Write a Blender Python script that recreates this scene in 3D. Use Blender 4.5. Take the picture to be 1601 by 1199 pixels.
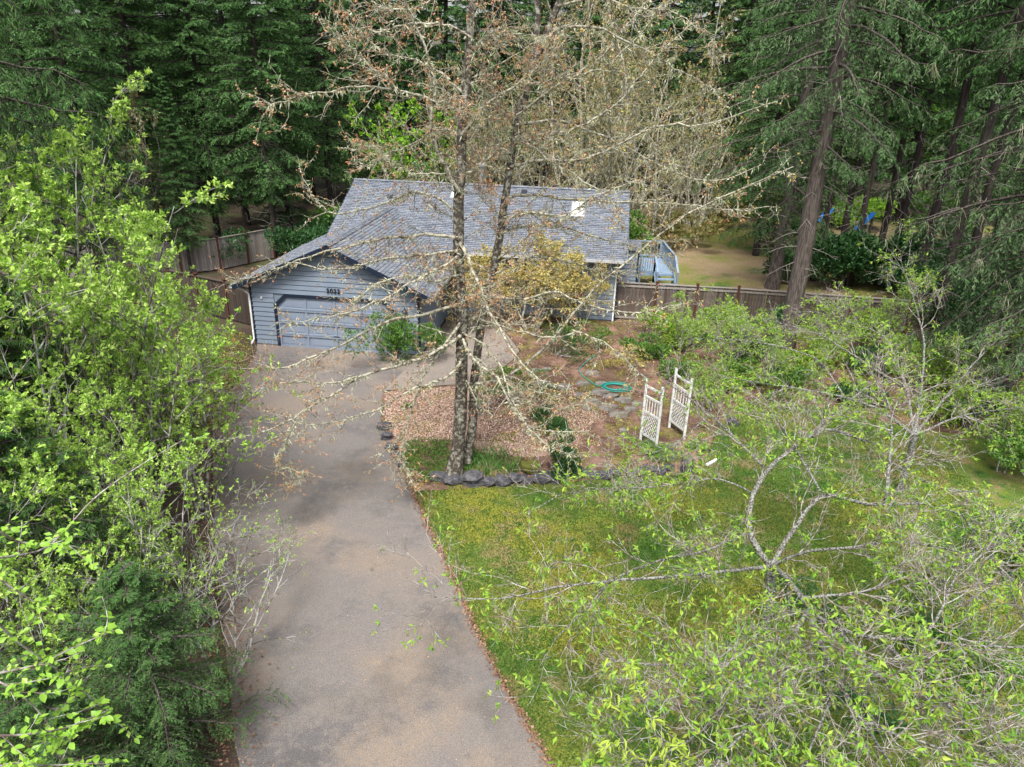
import bpy, math, random
import numpy as np
from mathutils import Vector, Matrix
S = bpy.context.scene
for o in list(bpy.data.objects): bpy.data.objects.remove(o)
C = bpy.data.collections.new('scene'); S.collection.children.link(C)
R = math.radians

# ------------------------------------------------------------------ camera
F, PIT, ROLL, CH = 1121.7, 0.4094, 0.0284, 10.676        # focal length in pixels of a 1601 px wide picture, pitch, roll, height
cam_d = bpy.data.cameras.new('camera'); cam = bpy.data.objects.new('camera', cam_d); C.objects.link(cam)
cam_d.sensor_width = 36; cam_d.lens = 36*F/1601; cam_d.clip_end = 1500; cam_d.clip_start = .05
_f = Vector((0, math.cos(PIT), -math.sin(PIT))); _u = Vector((0, math.sin(PIT), math.cos(PIT))); _r = Vector((1, 0, 0))
r2 = _r*math.cos(ROLL)+_u*math.sin(ROLL); u2 = _u*math.cos(ROLL)-_r*math.sin(ROLL)
M = Matrix((r2, u2, -_f)).transposed().to_4x4(); M.translation = (0, 0, CH)
cam.matrix_world = M; S.camera = cam
# ------------------------------------------------------------------ light: bright overcast
SUN_EL, SUN_AZ = 62, 192           # azimuth from +Y clockwise: behind the camera, to the left
w = bpy.data.worlds.new('World'); S.world = w; w.use_nodes = True
nt = w.node_tree; nt.nodes.clear()
sky = nt.nodes.new('ShaderNodeTexSky'); sky.sky_type = 'NISHITA'; sky.sun_disc = False
sky.sun_elevation = R(SUN_EL); sky.sun_rotation = R(SUN_AZ); sky.air_density = 1.0; sky.dust_density = 4.5; sky.ozone_density = 1.0
bg = nt.nodes.new('ShaderNodeBackground'); bg.inputs[1].default_value = 0.125
out = nt.nodes.new('ShaderNodeOutputWorld'); hs_ = nt.nodes.new('ShaderNodeHueSaturation'); hs_.inputs['Saturation'].default_value = .45; nt.links.new(sky.outputs[0], hs_.inputs['Color']); nt.links.new(hs_.outputs[0], bg.inputs[0]); nt.links.new(bg.outputs[0], out.inputs[0])
sd = bpy.data.lights.new('sun', 'SUN'); sd.energy = 2.1; sd.angle = R(16); sd.color = (1, .96, .9)
so = bpy.data.objects.new('sun', sd); C.objects.link(so)
sv = Vector((math.sin(R(SUN_AZ))*math.cos(R(SUN_EL)), math.cos(R(SUN_AZ))*math.cos(R(SUN_EL)), math.sin(R(SUN_EL))))
so.rotation_euler = sv.to_track_quat('Z', 'Y').to_euler(); so.location = (0, 0, 40)
S.view_settings.view_transform = 'Standard'; S.view_settings.look = 'None'; S.view_settings.exposure = 1.15; S.view_settings.gamma = 1
S.render.engine = 'CYCLES'
try: S.cycles.max_bounces = 5; S.cycles.diffuse_bounces = 3; S.cycles.transmission_bounces = 3; S.cycles.transparent_max_bounces = 4
except Exception: pass

# ------------------------------------------------------------------ helpers
cp, sp_ = math.cos(PIT), math.sin(PIT)
def ray(px, py):
    x = px-800.5; y = py-599.5; c, s = math.cos(ROLL), math.sin(ROLL)
    xu = c*x+s*y; yu = -s*x+c*y
    d = np.array([xu/F, cp, -sp_]) + np.array([0, sp_, cp])*(-yu/F)
    return d
def G(px, py, z=0.0):
    d = ray(px, py); t = (z-CH)/d[2]; return np.array([d[0]*t, d[1]*t, z])
def P(px, py, Y):
    d = ray(px, py); t = Y/d[1]; return np.array([0, 0, CH])+d*t
def XY(px, Y):
    fw = Y*cp+CH*sp_; up = Y*sp_-CH*cp; y = -F*up/fw; c, s = math.cos(ROLL), math.sin(ROLL)
    return ((px-800.5+s*y)/c)*fw/F, Y
def norm(v): return v/np.maximum(np.linalg.norm(v, axis=-1, keepdims=True), 1e-9)

class MB:
    def __init__(s): s.v = []; s.f = []; s.m = []; s.n = 0; s.sm = []
    def add(s, verts, faces, mat=0, smooth=False):
        verts = np.asarray(verts, float).reshape(-1, 3); faces = np.asarray(faces, np.int64)
        s.v.append(verts); s.f.append(faces+s.n); s.m.append(np.full(len(faces), mat, np.int32)); s.sm.append(np.full(len(faces), smooth)); s.n += len(verts)
    def box(s, lo, hi, mat=0, rot=None, org=None):
        x0, y0, z0 = lo; x1, y1, z1 = hi
        v = np.array([[x0,y0,z0],[x1,y0,z0],[x1,y1,z0],[x0,y1,z0],[x0,y0,z1],[x1,y0,z1],[x1,y1,z1],[x0,y1,z1]], float)
        if rot is not None: v = v@np.array(rot).T
        if org is not None: v = v+np.array(org)
        s.add(v, [[0,3,2,1],[4,5,6,7],[0,1,5,4],[1,2,6,5],[2,3,7,6],[3,0,4,7]], mat)
    def bar(s, a, b, wd, ht, mat=0, upv=(0, 0, 1)):
        a = np.array(a, float); b = np.array(b, float); t = norm(b-a); up = np.array(upv, float)
        if abs(t@up) > .98: up = np.array([0, 1., 0])
        n = norm(np.cross(t, up)); u = np.cross(n, t)
        v = [p+n*i*wd/2+u*j*ht/2 for p in (a, b) for i, j in ((-1,-1),(1,-1),(1,1),(-1,1))]
        s.add(v, [[0,1,2,3],[7,6,5,4],[0,4,5,1],[1,5,6,2],[2,6,7,3],[3,7,4,0]], mat)
    def tubes(s, pts, rad, k=4, mat=0, smooth=True, cap=False):
        m, n, _ = pts.shape
        if m == 0: return
        T = np.empty_like(pts); T[:, 1:-1] = pts[:, 2:]-pts[:, :-2]; T[:, 0] = pts[:, 1]-pts[:, 0]; T[:, -1] = pts[:, -1]-pts[:, -2]
        T = norm(T); mt = norm(pts[:, -1]-pts[:, 0])
        ref = np.where(np.abs(mt[:, 2:3]) > .85, np.array([[1., .1, 0]]), np.array([[0, 0, 1.]]))[:, None, :]
        N = norm(np.cross(T, np.broadcast_to(ref, T.shape))); B = np.cross(T, N)
        a = np.arange(k)*2*math.pi/k
        V = pts[:, :, None, :]+rad[:, :, None, None]*(np.cos(a)[None, None, :, None]*N[:, :, None, :]+np.sin(a)[None, None, :, None]*B[:, :, None, :])
        i = np.arange(m)[:, None, None]*n*k; j = np.arange(n-1)[None, :, None]*k; q = np.arange(k)[None, None, :]; q2 = (q+1) % k
        Fc = np.stack([i+j+q, i+j+q2, i+j+k+q2, i+j+k+q], -1).reshape(-1, 4)
        s.add(V.reshape(-1, 3), Fc, mat, smooth)
        if cap:
            for e in (0, n-1):
                for w_ in range(m):
                    b_ = s.n-m*n*k+w_*n*k+e*k
                    if k == 4: s.f.append(np.array([[b_, b_+1, b_+2, b_+3]])); s.m.append(np.array([mat], np.int32)); s.sm.append(np.array([False]))
    def leaves(s, pos, d, nrm, ln, wd, mat=0, fold=0.0, wpos=.45):
        m = len(pos)
        if m == 0: return
        d = norm(d); side = norm(np.cross(d, nrm)); up = np.cross(side, d)
        ln = np.broadcast_to(ln, (m,))[:, None]; wd = np.broadcast_to(wd, (m,))[:, None]
        c = pos+d*ln*wpos
        V = np.stack([pos, c+side*wd/2+up*fold*wd, pos+d*ln-up*fold*wd*.5, c-side*wd/2+up*fold*wd], 1)
        s.add(V.reshape(-1, 3), np.arange(m*4).reshape(m, 4), mat)
    def tris(s, V, mat=0):
        m = len(V); s.add(V.reshape(-1, 3), np.arange(m*3).reshape(m, 3), mat)
    def mesh(s, name, mats):
        me = bpy.data.meshes.new(name)
        v = np.concatenate(s.v).astype(np.float32)
        me.vertices.add(len(v)); me.vertices.foreach_set('co', v.ravel())
        lt = np.concatenate([np.full(len(f), f.shape[1], np.int32) for f in s.f]); lv = np.concatenate([f.ravel() for f in s.f]).astype(np.int32)
        ls = np.concatenate([[0], np.cumsum(lt)[:-1]]).astype(np.int32)
        me.loops.add(len(lv)); me.polygons.add(len(lt))
        me.loops.foreach_set('vertex_index', lv); me.polygons.foreach_set('loop_start', ls)
        me.polygons.foreach_set('material_index', np.concatenate(s.m))
        me.polygons.foreach_set('use_smooth', np.concatenate(s.sm).astype(bool))
        for mm in (mats if isinstance(mats, (list, tuple)) else [mats]): me.materials.append(mm)
        me.update(calc_edges=True); return me
    def build(s, name, mats, parent=None, kind=None):
        return obj(name, s.mesh(name, mats), parent, kind)

def obj(name, me, parent=None, kind=None):
    o = bpy.data.objects.new(name, me); C.objects.link(o)
    if parent is not None: o.parent = parent
    if kind: o['kind'] = kind
    return o
def tag(o, label=None, cat=None, group=None, kind=None):
    if label: o['label'] = label
    if cat: o['category'] = cat
    if group: o['group'] = group
    if kind: o['kind'] = kind
    return o
def thing(name, label, cat, loc=(0, 0, 0), rz=0, group=None):
    o = bpy.data.objects.new(name, None); C.objects.link(o); o.location = loc; o.rotation_euler = (0, 0, rz); o.empty_display_size = .2
    return tag(o, label, cat, group)
def dup(root, loc, rz=0, sc=1.0, label=None, group=None):
    r = root.copy(); C.objects.link(r); r.location = loc; r.rotation_euler = (0, 0, rz); r.scale = (sc, sc, sc) if not isinstance(sc, tuple) else sc
    if label: r['label'] = label
    if group: r['group'] = group
    for ch in list(root.children):
        c = ch.copy(); C.objects.link(c); c.parent = r
        for g in ch.children:
            d = g.copy(); C.objects.link(d); d.parent = c
    return r

# ------------------------------------------------------------------ materials
def mat(name, col, rough=.8, spec=.3, var=None, scale=4.0, detail=4, bump=0, bscale=None, island=None, trans=0, metal=0, ramp=None, stretch=None, objrand=False):
    """col: base; var: second colour mixed by noise; island: list of colours picked per loose piece; trans: leaf translucency"""
    m = bpy.data.materials.new(name); m.use_nodes = True; t = m.node_tree; N = t.nodes; L = t.links
    b = N['Principled BSDF']; b.inputs['Roughness'].default_value = rough; b.inputs['Specular IOR Level'].default_value = spec; b.inputs['Metallic'].default_value = metal
    tc = N.new('ShaderNodeTexCoord'); src = tc.outputs['Object']
    if stretch:
        mp = N.new('ShaderNodeMapping'); mp.inputs['Scale'].default_value = stretch; L.new(src, mp.inputs[0]); src = mp.outputs[0]
    c_out = None
    if island:
        g = N.new('ShaderNodeNewGeometry'); r = N.new('ShaderNodeValToRGB'); r.color_ramp.interpolation = 'LINEAR'
        e = r.color_ramp.elements
        while len(e) < len(island): e.new(.5)
        for i, cc in enumerate(island): e[i].position = i/(len(island)-1); e[i].color = (*cc, 1)
        if objrand: g = N.new('ShaderNodeObjectInfo')
        L.new(g.outputs['Random' if objrand else 'Random Per Island'], r.inputs[0]); c_out = r.outputs[0]
    if var is not None:
        n = N.new('ShaderNodeTexNoise'); n.inputs['Scale'].default_value = scale; n.inputs['Detail'].default_value = detail; n.inputs['Roughness'].default_value = .65
        L.new(src, n.inputs['Vector'])
        rr = N.new('ShaderNodeMapRange'); a_, b_ = ramp or (.4, .6); rr.inputs['From Min'].default_value = a_; rr.inputs['From Max'].default_value = b_
        L.new(n.outputs[0], rr.inputs[0])
        mx = N.new('ShaderNodeMix'); mx.data_type = 'RGBA'; L.new(rr.outputs[0], mx.inputs[0])
        if c_out: L.new(c_out, mx.inputs[6])
        else: mx.inputs[6].default_value = (*col, 1)
        mx.inputs[7].default_value = (*var, 1); c_out = mx.outputs[2]
    if c_out: L.new(c_out, b.inputs['Base Color'])
    else: b.inputs['Base Color'].default_value = (*col, 1)
    if bump:
        n2 = N.new('ShaderNodeTexNoise'); n2.inputs['Scale'].default_value = bscale or scale*4; n2.inputs['Detail'].default_value = 6; L.new(src, n2.inputs['Vector'])
        bp = N.new('ShaderNodeBump'); bp.inputs['Strength'].default_value = bump; bp.inputs['Distance'].default_value = .03; L.new(n2.outputs[0], bp.inputs['Height']); L.new(bp.outputs[0], b.inputs['Normal'])
    if trans:
        o = N['Material Output']; tr = N.new('ShaderNodeBsdfTranslucent'); ms = N.new('ShaderNodeMixShader'); ms.inputs[0].default_value = trans
        if c_out: L.new(c_out, tr.inputs[0])
        else: tr.inputs[0].default_value = (*col, 1)
        L.new(b.outputs[0], ms.inputs[1]); L.new(tr.outputs[0], ms.inputs[2]); L.new(ms.outputs[0], o.inputs[0])
    return m

def layered(name, layers, base, rough=.9, bump=.4, bscale=30, fine=None):
    """ground material: base colour, then (colour, scale, lo, hi, seed) noise layers one above the other, then fine speckle"""
    m = bpy.data.materials.new(name); m.use_nodes = True; t = m.node_tree; N = t.nodes; L = t.links
    b = N['Principled BSDF']; b.inputs['Roughness'].default_value = rough; b.inputs['Specular IOR Level'].default_value = .25
    tc = N.new('ShaderNodeTexCoord'); cur = None
    def mixin(fac, col, cur):
        mx = N.new('ShaderNodeMix'); mx.data_type = 'RGBA'; L.new(fac, mx.inputs[0])
        if cur is None: mx.inputs[6].default_value = (*base, 1)
        else: L.new(cur, mx.inputs[6])
        mx.inputs[7].default_value = (*col, 1); return mx.outputs[2]
    for (col, sc, lo, hi, seed) in layers:
        mp = N.new('ShaderNodeMapping'); mp.inputs['Location'].default_value = (seed*7.3, seed*3.1, seed); L.new(tc.outputs['Object'], mp.inputs[0])
        n = N.new('ShaderNodeTexNoise'); n.inputs['Scale'].default_value = sc; n.inputs['Detail'].default_value = 5; n.inputs['Roughness'].default_value = .62; L.new(mp.outputs[0], n.inputs['Vector'])
        rr = N.new('ShaderNodeMapRange'); rr.inputs['From Min'].default_value = lo; rr.inputs['From Max'].default_value = hi; L.new(n.outputs[0], rr.inputs[0])
        cur = mixin(rr.outputs[0], col, cur)
    if fine:
        lo_, hi_, sc = fine
        n = N.new('ShaderNodeTexNoise'); n.inputs['Scale'].default_value = sc; n.inputs['Detail'].default_value = 2; L.new(tc.outputs['Object'], n.inputs['Vector'])
        rr = N.new('ShaderNodeMapRange'); rr.inputs['From Min'].default_value = .3; rr.inputs['From Max'].default_value = .7; rr.inputs['To Min'].default_value = lo_; rr.inputs['To Max'].default_value = hi_; L.new(n.outputs[0], rr.inputs[0])
        vm = N.new('ShaderNodeVectorMath'); vm.operation = 'SCALE'; L.new(cur, vm.inputs[0]); L.new(rr.outputs[0], vm.inputs['Scale']); cur = vm.outputs[0]
    L.new(cur, b.inputs['Base Color'])
    n2 = N.new('ShaderNodeTexNoise'); n2.inputs['Scale'].default_value = bscale; n2.inputs['Detail'].default_value = 6; L.new(tc.outputs['Object'], n2.inputs['Vector'])
    bp = N.new('ShaderNodeBump'); bp.inputs['Strength'].default_value = bump; bp.inputs['Distance'].default_value = .03; L.new(n2.outputs[0], bp.inputs['Height']); L.new(bp.outputs[0], b.inputs['Normal'])
    return m

MT = {}
MT['soil'] = layered('forest_floor', [((.07,.052,.035), .5, .4, .6, 1), ((.055,.068,.018), .35, .5, .62, 2), ((.05,.075,.018), 1.3, .55, .7, 3), ((.10,.065,.042), 6, .6, .75, 4)], (.05,.034,.026), fine=(.55, 1.5, 45))
MT['lawn'] = layered('lawn_turf', [((.06,.13,.02), .55, .42, .58, 1), ((.18,.185,.024), .35, .48, .62, 2), ((.20,.155,.075), 1.3, .52, .66, 5), ((.035,.085,.014), 3, .53, .68, 6), ((.20,.19,.035), 2.2, .64, .75, 7)], (.11,.14,.024), fine=(.45, 1.55, 32), bscale=60)
MT['backlawn'] = layered('back_lawn_turf', [((.16,.165,.04), .16, .45, .58, 3), ((.06,.12,.02), .22, .55, .64, 4), ((.20,.145,.085), .8, .5, .7, 5)], (.24,.18,.105), fine=(.7, 1.3, 12))
MT['asphalt'] = layered('worn_asphalt', [((.215,.175,.142), .4, .44, .60, 1), ((.118,.11,.11), .5, .50, .64, 2), ((.27,.205,.15), .9, .63, .74, 3), ((.095,.09,.09), 1.6, .62, .76, 4), ((.18,.16,.145), 6, .5, .65, 5), ((.085,.08,.075), .22, .56, .7, 8)], (.165,.15,.142), fine=(.68, 1.32, 48), bump=.5, bscale=80, rough=.85)
MT['concrete'] = layered('aggregate_concrete', [((.24,.20,.17), 1.2, .4, .6, 1), ((.14,.125,.11), .8, .55, .7, 2)], (.20,.175,.155), fine=(.75, 1.25, 60), bump=.25)
MT['mulch'] = layered('bark_mulch', [((.14,.14,.022), .75, .50, .60, 1), ((.26,.155,.115), .9, .48, .6, 2), ((.07,.04,.028), 2.5, .5, .65, 3), ((.15,.16,.02), 2.4, .6, .68, 6)], (.13,.08,.056), fine=(.45, 1.6, 38), bump=.8, bscale=45)
MT['chip'] = mat('bark_chip', (.4,.26,.19), island=[(.62,.45,.35), (.46,.30,.23), (.28,.16,.11), (.70,.56,.46), (.42,.27,.2)])
MT['darkchip'] = mat('old_bark_chip', (.2,.12,.09), island=[(.24,.15,.11), (.1,.06,.045), (.4,.28,.22), (.13,.08,.06), (.2,.11,.07)])
MT['litter'] = mat('dead_leaf', (.3,.15,.08), island=[(.24,.125,.075), (.15,.075,.045), (.34,.22,.14), (.10,.06,.04)])
MT['grass'] = mat('grass_blade', (.08,.15,.02), island=[(.05,.13,.016), (.11,.18,.026), (.24,.22,.04), (.04,.10,.014), (.17,.20,.03), (.22,.18,.08)], var=(.045,.125,.016), scale=.7, ramp=(.46,.58), trans=.25, rough=.7)
MT['longgrass'] = mat('iris_blade', (.07,.17,.03), island=[(.05,.15,.03), (.11,.24,.04), (.06,.19,.05), (.16,.27,.05)], trans=.25, rough=.6)
MT['fir'] = mat('fir_needles', (.03,.07,.02), island=[(.03,.078,.02), (.052,.125,.03), (.08,.17,.04), (.035,.10,.03), (.11,.20,.05)], trans=.18, rough=.65, spec=.12)
MT['firdark'] = mat('dark_fir_needles', (.03,.06,.02), island=[(.03,.075,.022), (.055,.13,.036), (.085,.18,.05), (.035,.095,.03), (.11,.205,.06)], trans=.15, rough=.7, spec=.1)
MT['firgrey'] = mat('grey_fir_needles', (.05,.08,.05), island=[(.04,.088,.034), (.07,.135,.048), (.11,.175,.075), (.038,.10,.03)], trans=.12, rough=.7, spec=.1)
MT['leaf'] = mat('bright_leaf', (.2,.4,.05), island=[(.28,.48,.055), (.40,.60,.10), (.14,.28,.03), (.54,.69,.20), (.30,.53,.07)], trans=.35, rough=.5, spec=.2)
MT['bigleaf'] = mat('large_bright_leaf', (.3,.5,.06), island=[(.28,.50,.055), (.36,.58,.08), (.22,.43,.05), (.42,.62,.12)], trans=.35, rough=.35)
MT['cherry'] = mat('cherry_leaf', (.2,.36,.04), island=[(.16,.34,.04), (.30,.50,.06), (.09,.22,.03), (.42,.54,.08), (.22,.42,.05), (.28,.2,.07)], trans=.35, rough=.5, spec=.2)
MT['green'] = mat('mid_green_leaf', (.1,.2,.03), island=[(.08,.19,.03), (.13,.27,.045), (.05,.12,.022), (.19,.32,.06)], trans=.3, rough=.45)
MT['darkgreen'] = mat('dark_green_leaf', (.03,.08,.02), island=[(.022,.07,.02), (.04,.11,.028), (.03,.09,.035), (.06,.14,.03)], trans=.15, rough=.4)
MT['yellow'] = mat('yellow_spring_leaf', (.4,.3,.06), island=[(.50,.41,.09), (.38,.35,.09), (.62,.50,.20), (.28,.28,.07), (.54,.37,.14)], trans=.3, rough=.6)
MT['olive'] = mat('olive_bud_leaf', (.25,.25,.08), island=[(.28,.28,.09), (.2,.22,.07), (.40,.36,.14), (.33,.21,.1), (.15,.2,.05)], trans=.25, rough=.7)
MT['bud'] = mat('orange_maple_flower', (.5,.2,.1), island=[(.56,.25,.13), (.46,.29,.14), (.60,.38,.21), (.44,.16,.10), (.40,.37,.15)], trans=.3, rough=.6)
MT['lime'] = mat('lime_spring_leaf', (.25,.45,.03), island=[(.22,.44,.025), (.3,.52,.05), (.14,.33,.02)], trans=.35, rough=.6)
MT['lichen'] = mat('hanging_lichen', (.45,.48,.33), island=[(.46,.48,.35), (.34,.36,.2), (.56,.57,.44), (.28,.28,.13)], trans=.2, rough=.9)
MT['moss'] = mat('olive_moss', (.2,.2,.05), island=[(.22,.20,.035), (.15,.15,.025), (.30,.26,.05), (.11,.12,.025)], rough=.95)
MT['petal'] = mat('white_petal', (.8,.8,.76), trans=.3)
MT['pink'] = mat('pink_bloom', (.45,.2,.35), island=[(.45,.2,.35), (.3,.08,.16), (.55,.35,.5)], trans=.3)
MT['bark'] = mat('lichened_bark', (.06,.05,.04), var=(.33,.32,.26), scale=9, detail=10, ramp=(.48,.62), bump=.9, bscale=24, rough=.9)
MT['twig'] = mat('lichened_twig', (.10,.075,.055), var=(.42,.41,.32), scale=11, ramp=(.40,.56), rough=.9)
MT['cbark'] = mat('cherry_bark', (.05,.042,.037), var=(.27,.28,.25), scale=26, ramp=(.43,.58), bump=.6, bscale=30, rough=.85)
MT['ctwig'] = mat('cherry_twig', (.16,.12,.105), var=(.44,.42,.39), scale=9, ramp=(.42,.6), rough=.8)
MT['sbark'] = mat('grey_sapling_bark', (.10,.085,.075), var=(.42,.41,.39), scale=3, ramp=(.44,.56), rough=.8)
MT['fbark'] = mat('fir_bark', (.15,.125,.11), var=(.055,.045,.04), scale=7, ramp=(.4,.6), bump=1.0, bscale=14, rough=.95, stretch=(3, 3, .35))
MT['fbarkd'] = mat('dark_fir_bark', (.06,.048,.042), var=(.025,.02,.018), scale=5, ramp=(.4,.6), bump=.8, bscale=12, rough=.95, stretch=(3, 3, .4))
MT['greytwig'] = mat('dead_grey_twig', (.28,.25,.22), rough=.9)
MT['siding'] = mat('blue_grey_siding_paint', (.205,.25,.315), var=(.185,.23,.295), scale=2.2, rough=.55, spec=.3)
MT['door'] = mat('blue_grey_door_paint', (.23,.275,.35), var=(.21,.255,.33), scale=1.5, rough=.5)
MT['trim'] = mat('navy_trim_paint', (.012,.02,.038), rough=.5)
MT['shingle'] = mat('asphalt_shingle', (.2,.22,.27), island=[(.155,.175,.205), (.115,.13,.158), (.175,.195,.225), (.135,.148,.178), (.19,.208,.238), (.095,.107,.135)], rough=.85, bump=.3, bscale=60)
MT['roofdark'] = mat('roof_underlay', (.045,.05,.065), rough=.9)
MT['white'] = mat('white_paint', (.72,.73,.72), var=(.6,.6,.57), scale=5, rough=.5)
MT['oldwhite'] = mat('weathered_white_paint', (.70,.71,.70), var=(.36,.40,.34), scale=8, ramp=(.5,.72), rough=.7)
MT['gutter'] = mat('gutter_metal', (.55,.57,.6), rough=.35, metal=.3)
MT['glass'] = mat('window_glass', (.03,.06,.09), rough=.05, spec=.8)
MT['skylight'] = mat('skylight_dome', (.82,.84,.85), rough=.25, spec=.5)
MT['bluepot'] = mat('blue_glaze', (.10,.22,.42), rough=.2)
MT['metal'] = mat('galvanised_metal', (.42,.43,.44), rough=.45, metal=.7)
MT['black'] = mat('black_metal', (.015,.015,.017), rough=.4)
MT['lampglass'] = mat('amber_lantern_glass', (.32,.22,.18), rough=.2)
MT['board'] = mat('grey_cedar_board', (.2,.17,.15), island=[(.115,.09,.078), (.19,.16,.14), (.07,.052,.045), (.15,.118,.10), (.09,.068,.058)], var=(.05,.038,.033), scale=3, ramp=(.45,.7), rough=.9, stretch=(14, 14, .9), objrand=True)
MT['boardpale'] = mat('silvered_cedar_board', (.26,.235,.215), island=[(.25,.225,.205), (.34,.31,.285), (.17,.15,.135), (.28,.25,.22)], var=(.14,.12,.108), scale=3, ramp=(.45,.7), rough=.9, stretch=(14, 14, .9), objrand=True)
MT['boarddark'] = mat('brown_cedar_board', (.065,.048,.038), island=[(.06,.044,.035), (.085,.066,.053), (.04,.03,.024)], var=(.03,.022,.018), scale=3, ramp=(.45,.7), rough=.9, stretch=(14, 14, .9), objrand=True)
MT['post'] = mat('red_brown_post', (.095,.032,.02), var=(.07,.03,.02), scale=6, rough=.85)
MT['stone'] = mat('dark_basalt', (.045,.045,.053), var=(.12,.115,.122), scale=5, ramp=(.42,.62), bump=.9, bscale=12, rough=.85)
MT['flag'] = mat('pale_flagstone', (.24,.215,.20), var=(.13,.12,.09), scale=4, bump=.5, bscale=14, rough=.85)
MT['mossball'] = mat('mossy_boulder', (.14,.15,.025), var=(.08,.07,.045), scale=5, ramp=(.5,.7), bump=1, bscale=30, rough=.95)
MT['hose'] = mat('teal_hose_rubber', (.02,.32,.27), rough=.35)
MT['tarp'] = mat('blue_plastic', (.03,.25,.7), rough=.4)
MT['deck'] = mat('deck_paint', (.22,.30,.39), var=(.17,.24,.32), scale=4, rough=.6)
MT['cone'] = mat('fir_cone', (.11,.05,.035), rough=.8)
print('materials done')

# ------------------------------------------------------------------ setting: ground, driveway, lawn, beds
def sheet(name, pts2, z, m, jitter=0, seed=0, sub=0.35):
    rng = np.random.default_rng(seed); q = []
    n = len(pts2)
    for i in range(n):
        a = np.array(pts2[i][:2], float); b = np.array(pts2[(i+1) % n][:2], float); L_ = np.linalg.norm(b-a); k = max(1, min(60, int(L_/sub)))
        for j in range(k): q.append(a+(b-a)*j/k+(rng.normal(0, jitter, 2) if jitter else 0))
    q = np.array(q); me = bpy.data.meshes.new(name)
    me.from_pydata([(x, y, z) for x, y in q], [], [list(range(len(q)))]); me.materials.append(m)
    import bmesh
    bm = bmesh.new(); bm.from_mesh(me); bmesh.ops.triangulate(bm, faces=bm.faces[:]); bm.normal_update()
    for f in bm.faces:
        if f.normal.z < 0: f.normal_flip()
    bm.to_mesh(me); bm.free()
    o = obj(name, me); o['kind'] = 'structure'; return o, q
def inside(poly, p):
    x, y = p[:, 0], p[:, 1]; c = np.zeros(len(p), bool); n = len(poly); j = n-1
    for i in range(n):
        xi, yi = poly[i][:2]; xj, yj = poly[j][:2]
        c ^= ((yi > y) != (yj > y)) & (x < (xj-xi)*(y-yi)/(yj-yi+1e-12)+xi); j = i
    return c
def fill(poly, dens, rng):
    poly = np.array([p[:2] for p in poly]); lo, hi = poly.min(0), poly.max(0); n = int((hi-lo).prod()*dens)
    p = rng.uniform(lo, hi, (n, 2)); return p[inside(poly, p)]
rng = np.random.default_rng(5)
gm = MB(); nx = 90; xs = np.concatenate([np.linspace(-400, -45, 12), np.linspace(-40, 45, nx), np.linspace(55, 400, 12)]); ys = np.concatenate([np.linspace(-60, 0, 6), np.linspace(2, 80, 80), np.linspace(90, 700, 14)])
XX, YY = np.meshgrid(xs, ys)
def gz(x, y):
    far = np.clip((np.abs(x)-17)/15, 0, 1)+np.clip((y-62)/20, 0, 1)+np.clip((-8.0-x)/5, 0, 1)*np.clip((26-y)/6, 0, 1)
    return np.clip(far, 0, 1)*(.16*np.sin(x*.5+y*.23)+.14*np.sin(x*.21-y*.41+1)-.18)-.012
V = np.stack([XX, YY, gz(XX, YY)], -1).reshape(-1, 3); nxx = len(xs)
ii = (np.arange(len(ys)-1)[:, None]*nxx+np.arange(nxx-1)[None, :]).ravel()
gm.add(V, np.stack([ii, ii+1, ii+nxx+1, ii+nxx], 1), smooth=True)
gm.build('ground', MT['soil'], kind='structure')

# house frame
HX, HY, TH = -10.6795, 28.0169, -0.1165
hu = np.array([math.cos(TH), math.sin(TH)]); hv = np.array([-math.sin(TH), math.cos(TH)])
def HW(a, b, z=0): q = np.array([HX, HY])+a*hu+b*hv; return np.array([q[0], q[1], z])
WG, WH, SL, YE, YM, ZE, ZR, ML, MR, OV, FO = 6.952, 2.6721, .4488, 5.551, 10.685, 3.0324, 5.3476, .9445, 15.1672, .55, .4

drive_r = [(600,612),(596,630),(596,660),(606,688),(622,720),(640,756),(652,785),(668,822),(690,862),(716,922),(748,995),(782,1062),(822,1130),(862,1199),(960,1370)]
drive_l = [(330,1500),(372,1199),(352,1000),(338,860),(333,760),(334,700),(342,650),(368,600),(400,553)]
dpoly = [HW(.0, 0.0), HW(WG+.05, .0)]+[G(*p) for p in [(690,572)]]+[G(*p) for p in drive_r]+[G(*p) for p in drive_l]
sheet('driveway', dpoly, .004, MT['asphalt'], .012, 1)
wpoly = [G(600,611), G(700,602), G(748,600), G(800,565), G(812,548), HW(8.9, 6.1), HW(7.05, 6.1), HW(7.05, .35), HW(6.9,-.3)]
sheet('front_walk', wpoly, .012, MT['concrete'], 0, 2)
lawn_top = [(646,768),(700,766),(760,763),(830,758),(900,753),(960,748),(1010,745),(1075,738),(1105,715),(1120,670),(1140,640),(1180,622),(1260,632),(1340,652),(1420,668),(1500,680),(1700,690)]
lpoly = [G(*p) for p in lawn_top]+[np.array([26, 14, 0]), np.array([26, 3, 0]), G(960,1372)]+[G(*p) for p in drive_r[5:-1][::-1]]
lpoly = [p+np.array([.03, 0, 0]) for p in lpoly]
_, lawnq = sheet('lawn', lpoly, .006, MT['lawn'], .02, 3)
bpoly = [G(600,612), G(700,603), G(748,601), G(802,565), G(815,548), HW(8.9, 6.05), HW(14.8, 6.05), G(968,498)+np.array([0,.0,0]), G(1180,512), G(1400,535), G(1640,560)]+[G(*p) for p in lawn_top[::-1]]+[G(*p) for p in drive_r[:6][::-1][:-1]]
_, bedq = sheet('garden_bed', bpoly, .002, MT['mulch'], .01, 4)
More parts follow.
